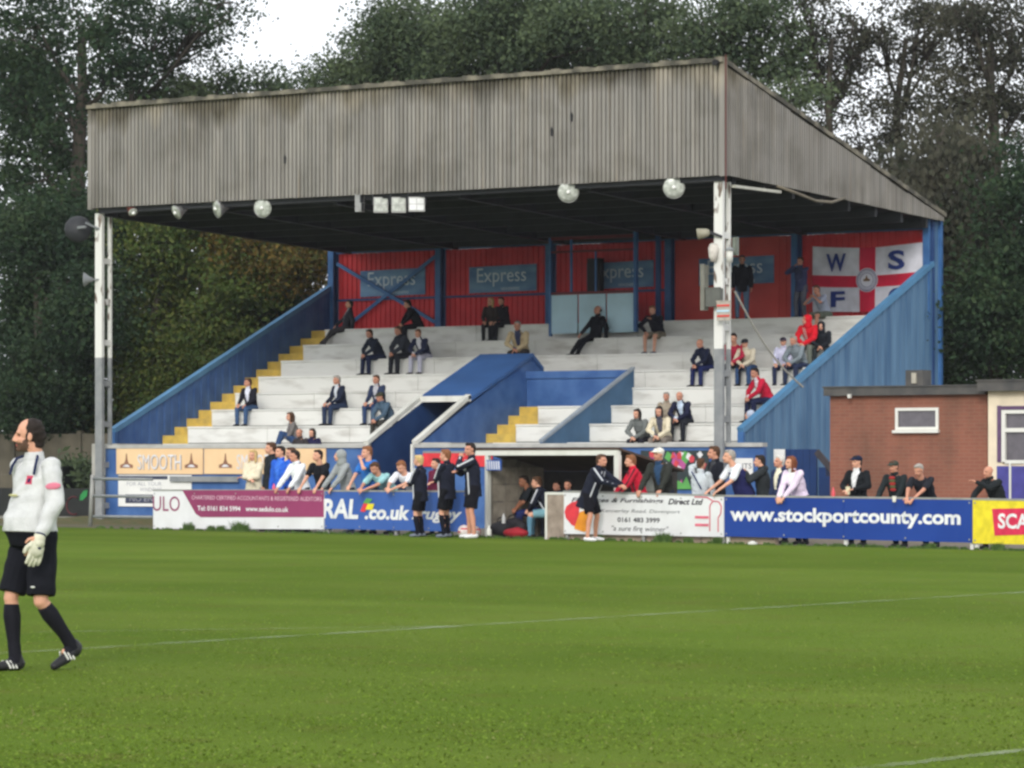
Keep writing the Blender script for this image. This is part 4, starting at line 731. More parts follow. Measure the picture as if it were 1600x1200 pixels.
# ------------------------------------------------------------------ trees
def leaf_mat(nm, a, b):
    m = bpy.data.materials.new(nm); m.use_nodes = True; N = m.node_tree; p = N.nodes['Principled BSDF']; p.inputs['Roughness'].default_value = .7; p.inputs['Specular IOR Level'].default_value = .15
    tc = N.nodes.new('ShaderNodeTexCoord'); nz = N.nodes.new('ShaderNodeTexNoise'); nz.inputs['Scale'].default_value = .55; nz.inputs['Detail'].default_value = 6; rp = N.nodes.new('ShaderNodeValToRGB')
    rp.color_ramp.elements[0].position = .36; rp.color_ramp.elements[1].position = .66; rp.color_ramp.elements[0].color = tuple(v*1.2 for v in a[:3])+(1,); rp.color_ramp.elements[1].color = tuple(v*1.2 for v in b[:3])+(1,)
    N.links.new(tc.outputs['Object'], nz.inputs['Vector']); N.links.new(nz.outputs['Fac'], rp.inputs[0]); N.links.new(rp.outputs[0], p.inputs['Base Color'])
    tr = N.nodes.new('ShaderNodeBsdfTranslucent'); N.links.new(rp.outputs[0], tr.inputs['Color']); mx = N.nodes.new('ShaderNodeMixShader'); mx.inputs[0].default_value = .25
    N.links.new(p.outputs[0], mx.inputs[1]); N.links.new(tr.outputs[0], mx.inputs[2]); N.links.new(mx.outputs[0], N.nodes['Material Output'].inputs['Surface']); return m
PAL = {'warm': [leaf_mat('leaf_warm_a', (.040, .068, .018, 1), (.085, .120, .028, 1)), leaf_mat('leaf_warm_b', (.065, .085, .020, 1), (.12, .13, .032, 1))],
       'green': [leaf_mat('leaf_green_a', (.040, .064, .036, 1), (.088, .118, .062, 1)), leaf_mat('leaf_green_b', (.060, .085, .042, 1), (.105, .140, .065, 1))],  # leaf colour greyed and lightened to imitate pale sky glare over upper trees
       'dark': [leaf_mat('leaf_dark_a', (.016, .034, .018, 1), (.032, .060, .026, 1)), leaf_mat('leaf_dark_b', (.022, .040, .020, 1), (.045, .070, .028, 1))],
       'autumn': [leaf_mat('leaf_autumn_a', (.09, .065, .018, 1), (.16, .105, .025, 1)), leaf_mat('leaf_autumn_b', (.05, .065, .018, 1), (.11, .10, .03, 1))],
       'purple': [leaf_mat('leaf_purple_a', (.030, .038, .024, 1), (.062, .060, .040, 1)), leaf_mat('leaf_purple_b', (.045, .045, .035, 1), (.075, .075, .05, 1))]}
M_bark = mat('bark', (.045, .038, .03, 1), .95, scale=4, col2=(.075, .065, .05, 1), bump=.6, stretch=(4, 4, .6))
def tree(label, Y, trunk, blobs, pal='green', cover=3.0, leaf=.17, nm='tree', group='trees behind the stand', droop=0, tw=.35, sig=.46):
    """trunk: (px at base, px at top, py of top); blobs (px, py, rx, ry) in picture units give sizes at distance Y"""
    base = ony(trunk[0], 700, Y); base.z = 0; top = ony(trunk[1], trunk[2], Y)
    t = thing(nm, label, 'tree', base, group)
    leaf *= .86; sc = dep(base.x, base.y)/F; Vs = []; cs = []; tw_ = []
    for (px, py, rx, ry) in blobs:
        c = ony(px, py, Y+random.uniform(-1.2, 1.2)); a = rx*sc; b = ry*sc; cs.append((c, a, b)); dy = max(1.2, min(a, b)*.9)
        n = int(min(cover*1.6, 5.0)*math.pi*a*b/(leaf*leaf*.20)); nc = max(3, int(n/(110 if cover > 1.3 else 90)))
        d = rng.normal(size=(nc, 3)); d /= np.linalg.norm(d, axis=1)[:, None]; r = rng.random(nc)**(1/2.2); cc = d*r[:, None]*np.array([a, dy, b])*.97+np.array(c)
        cc[:, 2] += .25*rng.normal(size=nc)
        w_ = rng.exponential(1, nc)+.3; idx = rng.choice(nc, n, p=w_/w_.sum()); sg = (.36 if cover > 1.3 else .27)*(.6+.9*rng.random(nc))[idx][:, None]; L = cc[idx]+rng.normal(size=(n, 3))*sg*np.array([1.15, 1.0, .62+droop*2]); Vs.append(L); tw_.extend([(c, cc[q]) for q in np.argsort(-w_)[:(14 if cover < 1.3 else 5)]])
    P = np.concatenate(Vs); P = P[P[:, 2] > .15]; n = len(P)
    u = rng.normal(size=(n, 3)); u /= np.linalg.norm(u, axis=1)[:, None]
    if droop: u = u*.45+np.array([0, 0, -1]); u /= np.linalg.norm(u, axis=1)[:, None]
    v = np.cross(u, rng.normal(size=(n, 3))); v /= np.linalg.norm(v, axis=1)[:, None]; s = (leaf*rng.uniform(.55, 1.25, n))[:, None]; hw = .62
    Q = np.stack([P-u*s*.5, P+v*s*hw*.5, P+u*s*.5, P-v*s*hw*.5], 1); Q += 0
    Q -= np.array(ORG[t.name]); o = tri_mesh('crown', Q.reshape(-1, 3), PAL[pal], (rng.random(n) > .6).astype(int), t, quads=True)
    g = G(); k = 7; pts = [base.lerp(top, i/k)+Vector((.12*math.sin(i*2.1+base.x), .1*math.cos(i*1.7), 0))*(i > 0) for i in range(k+1)]; g.tube(pts, tw, 9, r2=tw*.3)
    for (c, a, b) in cs:
        s0 = min(max((c.z-b*1.1)/max(top.z, .1), .12), .85); q = base.lerp(top, s0); g.tube([q, q.lerp(c, .5)+Vector((0, 0, -.25)), c], tw*.24, 6, r2=.03)
        for i in range(5):
            e = c+Vector((random.uniform(-a, a)*.8, random.uniform(-1, 1), random.uniform(-b, b)*.8)); g.tube([q.lerp(c, .6), e], .045, 5, r2=.012)
    for c, q in tw_:
        q = Vector(tuple(q)); m_ = c.lerp(q, .5)+Vector((0, 0, .15)); g.tube([c, m_, q], .028, 4, r2=.008)
    put('trunk', g, M_bark, t, smooth=True); return t
tree('tall dark broadleaf tree at the left edge with a thick trunk', 13, (118, 128, 40), [(60, 40, 95, 75), (175, 25, 75, 50), (20, 160, 80, 90), (185, 105, 55, 50), (55, 250, 80, 70), (110, 170, 45, 60), (100, 320, 60, 50)], 'dark', 1.75, tw=.42, leaf=.19)
tree('tree whose branches hang out over the bright sky gap at upper left', 15, (205, 205, 60), [(255, 25, 75, 45), (320, 35, 48, 42), (230, 90, 50, 40), (345, 5, 35, 25), (290, 75, 30, 18)], 'dark', 1.35, tw=.22)
tree('low rounded tree showing just above the left half of the roof', 17, (330, 330, 160), [(250, 150, 70, 40), (340, 140, 60, 38), (420, 140, 45, 30), (300, 180, 120, 30), (450, 165, 40, 25), (200, 165, 40, 40)], 'green', 2.3, tw=.3, leaf=.16)
tree('broad green bush filling the space behind the left white post', 10, (60, 60, 420), [(50, 400, 90, 85), (40, 500, 90, 80), (150, 380, 70, 80), (70, 600, 110, 75), (150, 490, 80, 80), (0, 620, 60, 60)], 'dark', 3.6, tw=.3)
tree('mid green bushy tree between left post and side wall', 11, (240, 240, 460), [(250, 470, 90, 75), (220, 560, 90, 70), (320, 540, 80, 65), (200, 630, 90, 60), (300, 610, 80, 50), (250, 380, 80, 65), (360, 450, 60, 60)], 'warm', 3.6, tw=.3)
tree('orange brown autumn tree beside the left end of the back wall', 13, (430, 430, 420), [(440, 430, 85, 75), (385, 380, 70, 55), (490, 390, 50, 60), (330, 360, 60, 40), (420, 500, 70, 40)], 'autumn', 3.2, tw=.25, leaf=.16)
tree('dark shrub mass low behind the blue side wall', 12.5, (380, 380, 520), [(400, 540, 90, 60), (330, 600, 110, 60), (440, 480, 70, 50), (190, 660, 110, 40), (60, 670, 110, 35)], 'dark', 3.6, tw=.2)
tree('rounded hazy tree rising from the roof beside the sky gap', 19, (620, 620, 90), [(600, 110, 95, 60), (560, 130, 75, 45), (660, 60, 85, 75), (520, 150, 50, 40), (610, 60, 55, 50), (690, 130, 80, 50)], 'green', 2.9, tw=.4, leaf=.16)
tree('large leafy tree above the middle of the roof', 18, (790, 790, 60), [(770, 50, 95, 75), (840, 90, 90, 60), (740, 120, 70, 50), (820, 10, 90, 50), (890, 40, 70, 60)], 'green', 2.9, tw=.45)
tree('leafy tree with several thin stems above the right centre of roof', 20, (985, 1000, 40), [(960, 60, 90, 75), (1030, 90, 70, 55), (920, 110, 70, 45), (1010, 10, 60, 40), (945, 5, 60, 40)], 'green', 2.3, tw=.35)
tree('tall loose tree behind the front right corner of the roof', 19, (1120, 1130, 30), [(1110, 50, 75, 70), (1180, 110, 75, 60), (1150, 20, 70, 45), (1200, 50, 55, 55), (1090, 80, 50, 50), (1235, 160, 55, 45)], 'green', 1.7, tw=.35)
tree('thin airy tree letting white sky through above the sloping roof', 22, (1290, 1300, 60), [(1265, 60, 65, 70), (1300, 150, 60, 60), (1340, 50, 50, 45), (1255, 10, 50, 30), (1345, 230, 45, 50), (1330, 110, 50, 50)], 'purple', 1.0, tw=.25, leaf=.15)
tree('sparse tree with purplish tint left of the dark cypress', 24, (1400, 1410, 60), [(1405, 170, 60, 60), (1430, 90, 60, 50), (1390, 260, 45, 50), (1470, 40, 60, 40), (1440, 20, 50, 30), (1375, 60, 40, 40)], 'purple', 1.05, tw=.25, leaf=.15)
tree('tall purple brown tree at the upper right edge', 21, (1560, 1550, 40), [(1540, 80, 75, 70), (1580, 180, 60, 80), (1500, 150, 60, 60), (1600, 60, 50, 80), (1520, 20, 70, 35), (1480, 220, 50, 50)], 'purple', 1.5, tw=.3, leaf=.15)
tree('dense dark drooping cypress right of the stand', 16, (1470, 1470, 200), [(1450, 270, 65, 65), (1500, 300, 75, 90), (1420, 330, 55, 60), (1540, 380, 70, 100), (1470, 400, 80, 80)], 'purple', 3.4, droop=.35, tw=.35, leaf=.22)
tree('deep green hedge like tree behind the brick building', 13.5, (1550, 1550, 420), [(1530, 480, 75, 80), (1590, 430, 70, 110), (1510, 560, 70, 60), (1590, 560, 70, 60), (1640, 500, 60, 120), (1600, 300, 50, 80)], 'dark', 3.6, tw=.3)
tree('dark tree mass standing low behind the whole roof', 26, (700, 700, 200), [(560, 200, 130, 70), (760, 190, 140, 70), (960, 180, 130, 70), (1120, 170, 80, 60), (350, 220, 120, 40), (1400, 400, 90, 110), (1500, 480, 90, 110)], 'dark', 1.9, tw=.3, leaf=.24)
tree('far dark thicket filling the left background', 24, (150, 150, 300), [(60, 330, 120, 110), (200, 330, 110, 90), (330, 330, 100, 70), (450, 380, 90, 80), (130, 480, 140, 120), (330, 500, 140, 110), (60, 610, 130, 80), (60, 130, 90, 100)], 'dark', 1.8, tw=.3, leaf=.26)
t = thing('shrub', 'small grey green shrub in front of the concrete wall', 'shrub', (*ony(125, 700, 6.5).xy, 0)); c = ony(122, 742, 6.5); n = 2200; P = np.array(c)+rng.normal(size=(n, 3))*np.array([.35, .25, .22]); u = rng.normal(size=(n, 3))*.05; v = rng.normal(size=(n, 3))*.03
P[:, 2] = np.abs(P[:, 2]); Q = np.stack([P-u, P+v, P+u, P-v], 1)-np.array(ORG[t.name]); tri_mesh('foliage', Q.reshape(-1, 3), PAL['green'], (rng.random(n) > .5).astype(int), t, quads=True)
g = G()
for i in range(5): g.tube([(ORG[t.name][0], ORG[t.name][1], 0), (c.x+random.uniform(-.2, .2), c.y, c.z)], .015, 5)
put('stem', g, M_bark, t)
print('LEAVES', sum(len(o.data.polygons) for o in bpy.data.objects if o.name.startswith('crown')))
# ------------------------------------------------------------------ people
def V3(*a): return np.array(a, float)
def nrm(v): return v/(np.linalg.norm(v)+1e-9)
class Parts:
    def __init__(s): s.v = []; s.f = []
    def rings(s, R):
        n = 14; o = len(s.v)
        for c, u, v in R:
            for j in range(n):
                a = 2*math.pi*j/n; s.v.append(tuple(c+u*math.cos(a)+v*math.sin(a)))
        k = len(R)
        for i in range(k-1):
            for j in range(n): s.f.append((o+i*n+j, o+i*n+(j+1) % n, o+(i+1)*n+(j+1) % n, o+(i+1)*n+j))
        s.f.append(tuple(o+j for j in range(n))[::-1]); s.f.append(tuple(o+(k-1)*n+j for j in range(n)))
    def cap(s, A, B, ra, rb, flat=None, fl=1.0):
        d = nrm(B-A); a = V3(0, 0, 1) if abs(d[2]) < .9 else V3(0, 1, 0)
        if flat is not None: a = flat
        u = nrm(np.cross(d, a)); v = np.cross(u, d)
        if flat is not None: v, u = v*fl, u
        R = []
        for q, r in ((-1, .15), (-.8, .6), (-.4, .92), (0, 1)): R.append((A+d*q*ra, u*ra*r, v*ra*r))
        for q, r in ((0, 1), (.4, .92), (.8, .6), (1, .15)): R.append((B+d*q*rb, u*rb*r, v*rb*r))
        s.rings(R)
    def ell(s, c, a, b, d):      # three semi-axis vectors, d is the pole
        R = [(c+d*math.cos(t), a*math.sin(t), b*math.sin(t)) for t in [math.pi*(.03+.94*i/9) for i in range(10)]]
        s.rings(R[::-1])
def ik(A, T, l1, l2, pole):
    d = T-A; L = np.linalg.norm(d); L2 = min(L, (l1+l2)*.995); d = nrm(d); T = A+d*L2
    a = (l1*l1-l2*l2+L2*L2)/(2*L2); h = math.sqrt(max(l1*l1-a*a, 0)); p = pole-d*np.dot(pole, d); return A+d*a+nrm(p)*h, T
def rotax(v, ax, a): return v*math.cos(a)+np.cross(ax, v)*math.sin(a)+ax*np.dot(ax, v)*(1-math.cos(a))
POSES = {
 'stand': dict(pel=(0, 0, .93), lean=2, hl=(-.25, .06, .80), hr=(.25, .08, .80), fl=(-.11, .0, .08), fr=(.12, .06, .08)),
 'walk': dict(pel=(0, 0, .92), lean=3, hl=(-.25, .15, .83), hr=(.25, -.08, .80), fl=(-.09, -.28, .12), fr=(.09, .25, .08)),
 'folded': dict(pel=(0, 0, .93), lean=1, hl=(.06, .26, 1.17), hr=(-.08, .23, 1.12), fl=(-.12, .0, .08), fr=(.12, .05, .08), ep=(1, -.2, -.8)),
 'rail': dict(pel=(0, -.10, .92), lean=14, hl=(-.22, .34, .96), hr=(.20, .34, .96), fl=(-.12, -.12, .08), fr=(.12, -.2, .08)),
 'elbows': dict(pel=(0, -.42, .86), lean=46, hl=(-.05, .40, .93), hr=(.07, .40, .95), fl=(-.13, -.40, .08), fr=(.13, -.5, .08), ep=(1, .3, -1)),
 'sit': dict(pel=(0, -.20, .55), lean=12, hl=(-.12, .20, .63), hr=(.13, .18, .64), fl=(-.14, .26, .08), fr=(.14, .24, .08)),
 'sitclasp': dict(pel=(0, -.20, .55), lean=26, hl=(-.03, .28, .60), hr=(.04, .28, .62), fl=(-.15, .24, .08), fr=(.15, .26, .08), ep=(1, .2, -.8)),
 'sitface': dict(pel=(0, -.20, .55), lean=24, hl=(-.07, .24, .94), hr=(.14, .22, .62), fl=(-.13, .26, .08), fr=(.15, .22, .08), ep=(1, .6, -1)),
 'sitback': dict(pel=(0, -.20, .53), lean=-10, hl=(-.26, -.34, .50), hr=(.22, .12, .56), fl=(-.12, .40, .08), fr=(.10, .46, .08)),
 'sitlow': dict(pel=(0, -.1, .12), lean=14, hl=(-.14, .28, .40), hr=(.15, .26, .42), fl=(-.14, .42, .06), fr=(.14, .40, .06)),
 'phone': dict(pel=(0, -.05, .93), lean=5, hl=(-.05, .30, 1.42), hr=(.07, .30, 1.43), fl=(-.12, .0, .08), fr=(.12, -.03, .08), ep=(1, .3, -1)),
 'hand_face': dict(pel=(0, 0, .93), lean=2, hl=(-.04, .22, 1.50), hr=(.10, .26, 1.16), fl=(-.13, .0, .08), fr=(.13, .04, .08), ep=(1, .3, -1)),
 'arm_up': dict(pel=(0, -.1, .92), lean=10, hl=(-.24, .10, 1.88), hr=(.20, .30, .96), fl=(-.12, -.1, .08), fr=(.12, -.1, .08), ep=(1, .4, -.1)),
 'heads': dict(pel=(0, 0, .93), lean=2, hl=(-.09, .20, 1.50), hr=(.09, .20, 1.50), fl=(-.12, .0, .08), fr=(.13, .04, .08), ep=(1, .5, -1)),
 'bend': dict(pel=(0, -.32, .90), lean=38, hl=(-.02, .52, 1.04), hr=(.08, .52, 1.06), fl=(-.20, -.32, .08), fr=(.24, -.16, .08), ep=(1, .2, -1)),
}
SKIN = [C(214, 160, 134, 1), C(198, 142, 118, 1), C(224, 172, 148, 1), C(150, 100, 76, 1)]
for i, q in enumerate(SKIN): mat('skin%d' % i, q, .6, var=.07, scale=14, spec=.25)
M_eye = mat('eye_dark', (.05, .035, .03, 1), .4); M_lip = mat('lip', C(160, 84, 78, 1), .6); M_shoe = {'black': mat('shoe_black', (.02, .02, .022, 1), .5), 'white': mat('shoe_white', C(216, 216, 216, 1), .5), 'brown': mat('shoe_brown', C(80, 58, 44, 1), .6), 'grey': mat('shoe_grey', C(110, 116, 130, 1), .6)}
HAIR = {'dark': C(42, 34, 30, .9), 'brown': C(84, 58, 40, .9), 'grey': C(158, 152, 144, 1), 'white': C(206, 202, 194, 1), 'blonde': C(206, 176, 120, .95), 'auburn': C(128, 74, 48, .9), 'ginger': C(140, 92, 60, .9)}
WAV = [(rng.normal(size=3)*9, rng.uniform(0, 6)) for _ in range(7)]
def job(parts, vox, it, ob, mats, fn=None, disp=0, feat=1.0):
    vs, fs = list(parts.v), list(parts.f)
    def fin(me):
        n = len(me.vertices)
        if disp:
            a = np.empty(n*3); me.vertices.foreach_get('co', a); a = a.reshape(-1, 3); nn = np.empty(n*3); me.vertices.foreach_get('normal', nn); nn = nn.reshape(-1, 3)
            d = sum(np.sin(a@(k*feat)+p) for k, p in WAV)/3.0; d2 = np.sin(a@np.array([8., 6, 46])*feat+3*np.sin(a@np.array([13., -9, 6]))) ; a += nn*((d*.6+d2*.5)*disp)[:, None]; me.vertices.foreach_set('co', a.ravel())
        me.materials.clear()
        for m in mats: me.materials.append(m)
        k = len(me.polygons)
        if fn:
            c = np.empty(k*3); me.polygons.foreach_get('center', c); me.polygons.foreach_set('material_index', fn(c.reshape(-1, 3)).astype(np.int32))
        else: me.polygons.foreach_set('material_index', np.zeros(k, np.int32))
        me.shade_smooth(); me.update(); ob.data = me
    JOBS.append(('r', (vs, fs, vox, it), fin))
def child(nm, parent):
    return put(nm, G(), [], parent, local=True)
def person(label, pos, face, pose='stand', top='jacket', tc=(40, 44, 60), legs='trousers', lc=(40, 44, 58), hair='dark', hcut='short', skin=0, shoes='black', head=(0, 0), cap=None, hood=None,
           inner=None, headz=None, belly=0., female=False, group=None, scale=1.0, socks=None, piping=None, vox=.0125, over=None, held=None, shirt_fn=None, clampz=(.84, 1.12), extra=None, beard=False, rgt=None):
    P = dict(POSES[pose]); 
    if over: P.update(over)
    pel = V3(*P['pel']); ln = math.radians(P['lean']); up = V3(math.sin(math.radians(P.get('side', 0))), math.sin(ln), math.cos(ln)); up = nrm(up); R = V3(1, 0, 0); tw = math.radians(P.get('twist', 0)); R2 = V3(math.cos(tw), math.sin(tw), 0); Fw = nrm(np.cross(up, R2)*1.0); Fw = Fw if Fw[1] > 0 or abs(tw) > 1.5 else -Fw
    upc = nrm(up+V3(0, .10 if P['lean'] > 20 else 0, 0)); sh = pel+up*.24+upc*.27; wS = .165 if female else .185
    neck = pel+up*.24+upc*.33; hd_up = nrm(upc*.5+V3(0, 0, 1)*.8+Fw*.0); yaw, pit = math.radians(head[0]), math.radians(head[1])
    hu = nrm(hd_up); hf = nrm(Fw-hu*np.dot(Fw, hu)); hf = rotax(hf, hu, yaw); hr_ = np.cross(hf, hu); hf = rotax(hf, hr_, pit); hu = rotax(hu, hr_, pit)
    Hc = neck+hd_up*(.132 if top == 'keeper' else .150)+Fw*(.045 if top == 'keeper' else .025)+hf*.01
    top_z = Hc[2]+.125
    if headz is not None:
        scale = (headz-pos[2])/top_z; scale = min(max(scale, clampz[0]), clampz[1])
    lpd = P.get('ep', (.6, -.7, -.5))
    sL, sR = sh-R2*wS, sh+R2*wS
    hL, hR = V3(*P['hl']), V3(*P['hr'])
    eL, wL = ik(sL, hL, .29, .26, V3(-lpd[0], lpd[1], lpd[2])); eR, wR = ik(sR, hR, .29, .26, V3(*lpd))
    pL, pR = pel-R*.095, pel+R*.095; fL, fR = V3(*P['fl']), V3(*P['fr'])
    kp = P.get('kp', (.12, 1, .35)); kL, aL = ik(pL, fL, .44, .42, V3(-kp[0], kp[1], kp[2])); kR, aR = ik(pR, fR, .44, .42, V3(*kp))
    root = put('person', G(), [], None, origin=tuple(pos)); root.location = pos; root.rotation_euler = (0, 0, math.radians(face+180)); fat = 1.0 if top == 'keeper' else 1.09; root.scale = (scale*fat, scale*fat, scale); tag(root, label, 'person', group)
    sk = MC['skin%d' % skin]
    def torso(p, g, lo=-.06, hi=.36, wide=1.0, el=0):
        R_ = []
        prof = [(-.28, .165, .135), (-.16, .172, .132), (-.06, .168, .125), (.04, .160, .118), (.14, .146, .108), (.24, .160, .115), (.32, .168, .115), (.40, .172, .105), (.45, .160, .092), (.49, .115, .078), (.53, .068, .064)]
        if female: prof = [(a, b*(.93 if a > .05 else 1.0), c*(1.06 if .2 < a < .36 else .95)) for a, b, c in prof]
        for t, w_, d_ in prof:
            if t < lo or t > hi: continue
            c = pel+up*min(t, .24)+upc*max(t-.24, 0)
            if t < 0 and 'sit' in pose: c = pel+up*t*.4+Fw*(-t)*.2; 
            bb = belly*math.exp(-((t-.10)/.13)**2); c = c+Fw*bb*.5
            R_.append((c, R2*(w_+g+bb*.3)*wide, Fw*(d_+g+bb*.5)))
        p.rings(R_)
    # --- body
    b = Parts(); torso(b, -.02, -.07, .55); b.cap(pel-up*.02-R*.05, pel-up*.02+R*.05, .10, .10)
    for s_e, e, w_, s_ in ((sL, eL, wL, -1), (sR, eR, wR, 1)):
        b.cap(s_e, e, .046, .038); b.cap(e, w_, .037, .025)
    for h, k, a in ((pL, kL, aL), (pR, kR, aR)):
        b.cap(h, k, .078, .050); m_ = k+(a-k)*.3+nrm(np.cross(np.cross(a-k, V3(0, 1, 0)), a-k))*-.012; b.cap(k, m_, .047, .050); b.cap(m_, a, .049, .034); 
    for e, w_, s_, key in ((eL, wL, -1, 'hl'), (eR, wR, 1, 'hr')):       # hands: palm, four fingers, thumb
        d = nrm(w_-e); nn_ = nrm(np.cross(d, V3(0, 0, 1) if abs(d[2]) < .85 else V3(0, 1, 0))); side = nn_ if abs(d[2]) < .85 else V3(0, 1, 0)-d*d[1]; side = nrm(side); pn = np.cross(d, side)
        if pn[2] > 0 and abs(d[2]) < .85: pn = -pn
        if abs(d[2]) >= .85: pn = nrm(np.cross(d, side))*(1); pn = pn if np.dot(pn, V3(-s_, 0, 0)) > 0 else -pn
        pc = w_+d*.05; b.ell(pc, side*.042, pn*.019, d*.055)
        for i in range(4):
            r0 = w_+d*.088+side*(.031-.0205*i); L_f = (.066, .075, .070, .055)[i]; m1 = r0+nrm(d+pn*.35)*L_f*.55; m2 = m1+nrm(d*.6+pn*.8)*L_f*.5; b.cap(r0, m1, .0105, .0095); b.cap(m1, m2, .0095, .0085)
        th = w_+d*.03+side*.038; b.cap(th, th+nrm(d*.7+side*.7+pn*.3)*.035, .0125, .011); b.cap(th+nrm(d*.7+side*.7+pn*.3)*.035, th+nrm(d*.7+side*.7+pn*.3)*.035+nrm(d+pn*.5)*.028, .011, .009)
    for a, k in ((aL, kL), (aR, kR)): b.cap(a, a+V3(0, .07, -.045), .026, .020)
    H = lambda x, y, z: Hc+hr_*x+hf*y+hu*z
    b.cap(neck-upc*.03, H(0, -.025, -.05), .060, .054)
    b.ell(H(0, -.012, .032), hr_*.073, hf*.094, hu*.088); b.ell(H(0, .018, -.045), hr_*.056, hf*.068, hu*.070); b.ell(H(0, .070, -.092), hr_*.024, hf*.020, hu*.018)
    b.cap(H(0, .084, .012), H(0, .103, -.028), .010, .0135); b.cap(H(-.010, .092, -.033), H(.010, .092, -.033), .010, .010); b.cap(H(-.034, .074, .024), H(.034, .074, .024), .013, .013); b.cap(H(-.036, .062, -.028), H(-.030, .066, -.04), .017, .015); b.cap(H(.036, .062, -.028), H(.030, .066, -.04), .017, .015)
    b.cap(H(-.017, .083, -.064), H(.017, .083, -.064), .0085, .0085)
    for s_ in (-1, 1): b.ell(H(.076*s_, -.006, -.008), hr_*.010, hf*.019, hu*.032)
    def bodymat(c):
        q = c-Hc; x, y, z = q@hr_, q@hf, q@hu; m = np.zeros(len(c))
        m[(y > .060) & (np.abs(np.abs(x)-.032) < .013) & (np.abs(z-.004) < .0085)] = 1
        m[(y > .074) & (np.abs(x) < .024) & (np.abs(z+.066) < .008)] = 2
        if beard: jt = .004*np.sin(x*240)+.003*np.sin(y*300+z*170); m[(z+jt < np.where(y < .045, -.012-(y-.0)*.5, -.042)) & (z > -.135) & (y+jt > .004) & (m == 0)] = 3; m[(y > .088) & (z > -.052) & (m == 3)] = 3
        return m
    job(b, vox*.86, 2, root, [sk, M_eye, M_lip, mat('beard_hair', C(92, 70, 58, 1), .9)], bodymat)
    for sg_ in (-1, 1): b.cap(neck-upc*.01, sh+R2*sg_*.10-upc*.005, .056, .048)
    # --- trousers / shorts / skirt
    gl = .014; ob = child({'trousers': 'trousers', 'shorts': 'shorts', 'jeans': 'jeans'}[legs], root); t = Parts()
    torso(t, .004+gl*.5, -.07, .12 if top != 'none' else .1); t.cap(pel-up*.03-R*.06, pel-up*.03+R*.06, .118, .118)
    for h, k, a in ((pL, kL, aL), (pR, kR, aR)):
        if legs == 'shorts':
            e = h+(k-h)*(.86 if top == 'keeper' else .80); t.cap(h, h+(e-h)*.5, .106, .098); dd = nrm(e-h); ua = nrm(np.cross(dd, V3(0, 1, 0))); va = np.cross(ua, dd)
            t.rings([(h+(e-h)*q, ua*r, va*r*1.05) for q, r in ((.1, .098), (.4, .100), (.7, .098), (1.0, .096), (1.06, .094))])
        else: t.cap(h, k, .098, .070); t.cap(k, a+(k-a)*.04, .068, .056)
    job(t, vox, 2, ob, [cloth(*lc)], None, .005)
    if legs == 'shorts' and socks:
        for k, a in ((kL, aL), (kR, aR)):
            ob = child('sock', root); t = Parts(); m_ = k+(a-k)*.3; t.cap(k+(a-k)*.16, m_, .056, .062); t.cap(m_, a+(k-a)*.25, .062, .044); t.cap(a+(k-a)*.25, a+V3(0, -.005, -.02), .046, .047); t.cap(a, a+V3(0, .05, -.05), .042, .036); job(t, vox, 1, ob, [cloth(*socks)])
    # --- shoes
    for a, k in ((aL, kL), (aR, kR)):
        ob = child('shoe', root); t = Parts(); dn = P.get('toe', 0)
        dp = -.055 if (top == 'keeper' and a[2] > .12) else 0
        t.cap(a+V3(0, -.012, .0), a+V3(0, -.02, -.035), .046, .050) if top == 'keeper' else None; t.cap(a+V3(0, -.035, -.035-dp*.3), a+V3(0, .06, -.042+dp*.9), .043, .041); t.cap(a+V3(0, .06, -.042+dp*.9), a+V3(0, .15, -.052+dp*1.6), .040, .030); job(t, vox, 1, ob, [M_shoe[shoes]])
        if top == 'keeper':
            t2 = None
            for q in (-1, 1):
                for i in range(3): ob = child('boot_stripe', root); t = Parts(); y_ = .012+.026*i; t.cap(a+V3(q*.042, y_, -.062+dp*.6), a+V3(q*.026, y_+.022, -.014+dp*.6), .0075, .0075); job(t, .005, 0, ob, [white])
    # --- top
    sl = {'jacket': 1, 'coat': 1, 'tee': 0, 'vest': -1, 'shirt': 1, 'keeper': 1}[top]; gt = {'keeper': .022, 'jacket': .022, 'coat': .030, 'tee': .012, 'vest': .014, 'shirt': .014}[top]
    ob = child({'jacket': 'jacket', 'coat': 'coat', 'tee': 'shirt', 'vest': 'waistcoat', 'shirt': 'shirt', 'keeper': 'shirt'}[top], root); t = Parts(); torso(t, gt, -.29 if top == 'coat' and 'sit' not in pose else (-.05 if 'sit' in pose else -.17) if top in ('jacket', 'coat') else -.05 if top == 'keeper' else -.10 if 'sit' not in pose else -.05, .55 if top != 'vest' else .47)
    for s0, e, w_ in ((sL, eL, wL), (sR, eR, wR)):
        if top == 'keeper': t.cap(s0-up*.016, e, .068, .060); t.cap(e, w_-nrm(w_-e)*.04, .060, .043)
        elif sl == 1: t.cap(s0-up*.008, e, .046+gt, .040+gt*.9); t.cap(e, w_-nrm(w_-e)*.012, .040+gt*.9, .029+gt*.8)
        elif sl == 0: t.cap(s0, s0+(e-s0)*.72, .054+gt, .052+gt)
        else: t.cap(s0-up*.02, s0-up*.03+V3(0, 0, -.01), .055, .055)
    if top in ('jacket', 'coat'): t.cap(neck-upc*.015+R2*.02, neck+upc*.02, .072, .066)
    if hood == 'down': t.ell(neck-Fw*.07-upc*.0, R2*.10, Fw*.06, upc*.06)
    ins = cloth(*inner) if inner else None
    def topmat(c):
        q = c-sh; x, y, z = q@R2, q@Fw, q@up; m = np.zeros(len(c))
        if inner: m[(np.abs(x) < .035+.05*np.clip((z+.28)/.3, 0, 1)) & (y > .03) & (z > -.34)] = 1
        if shirt_fn: m = shirt_fn(c, x, y, z, m)
        return m
    mats = [cloth(*tc), ins or cloth(*tc)]
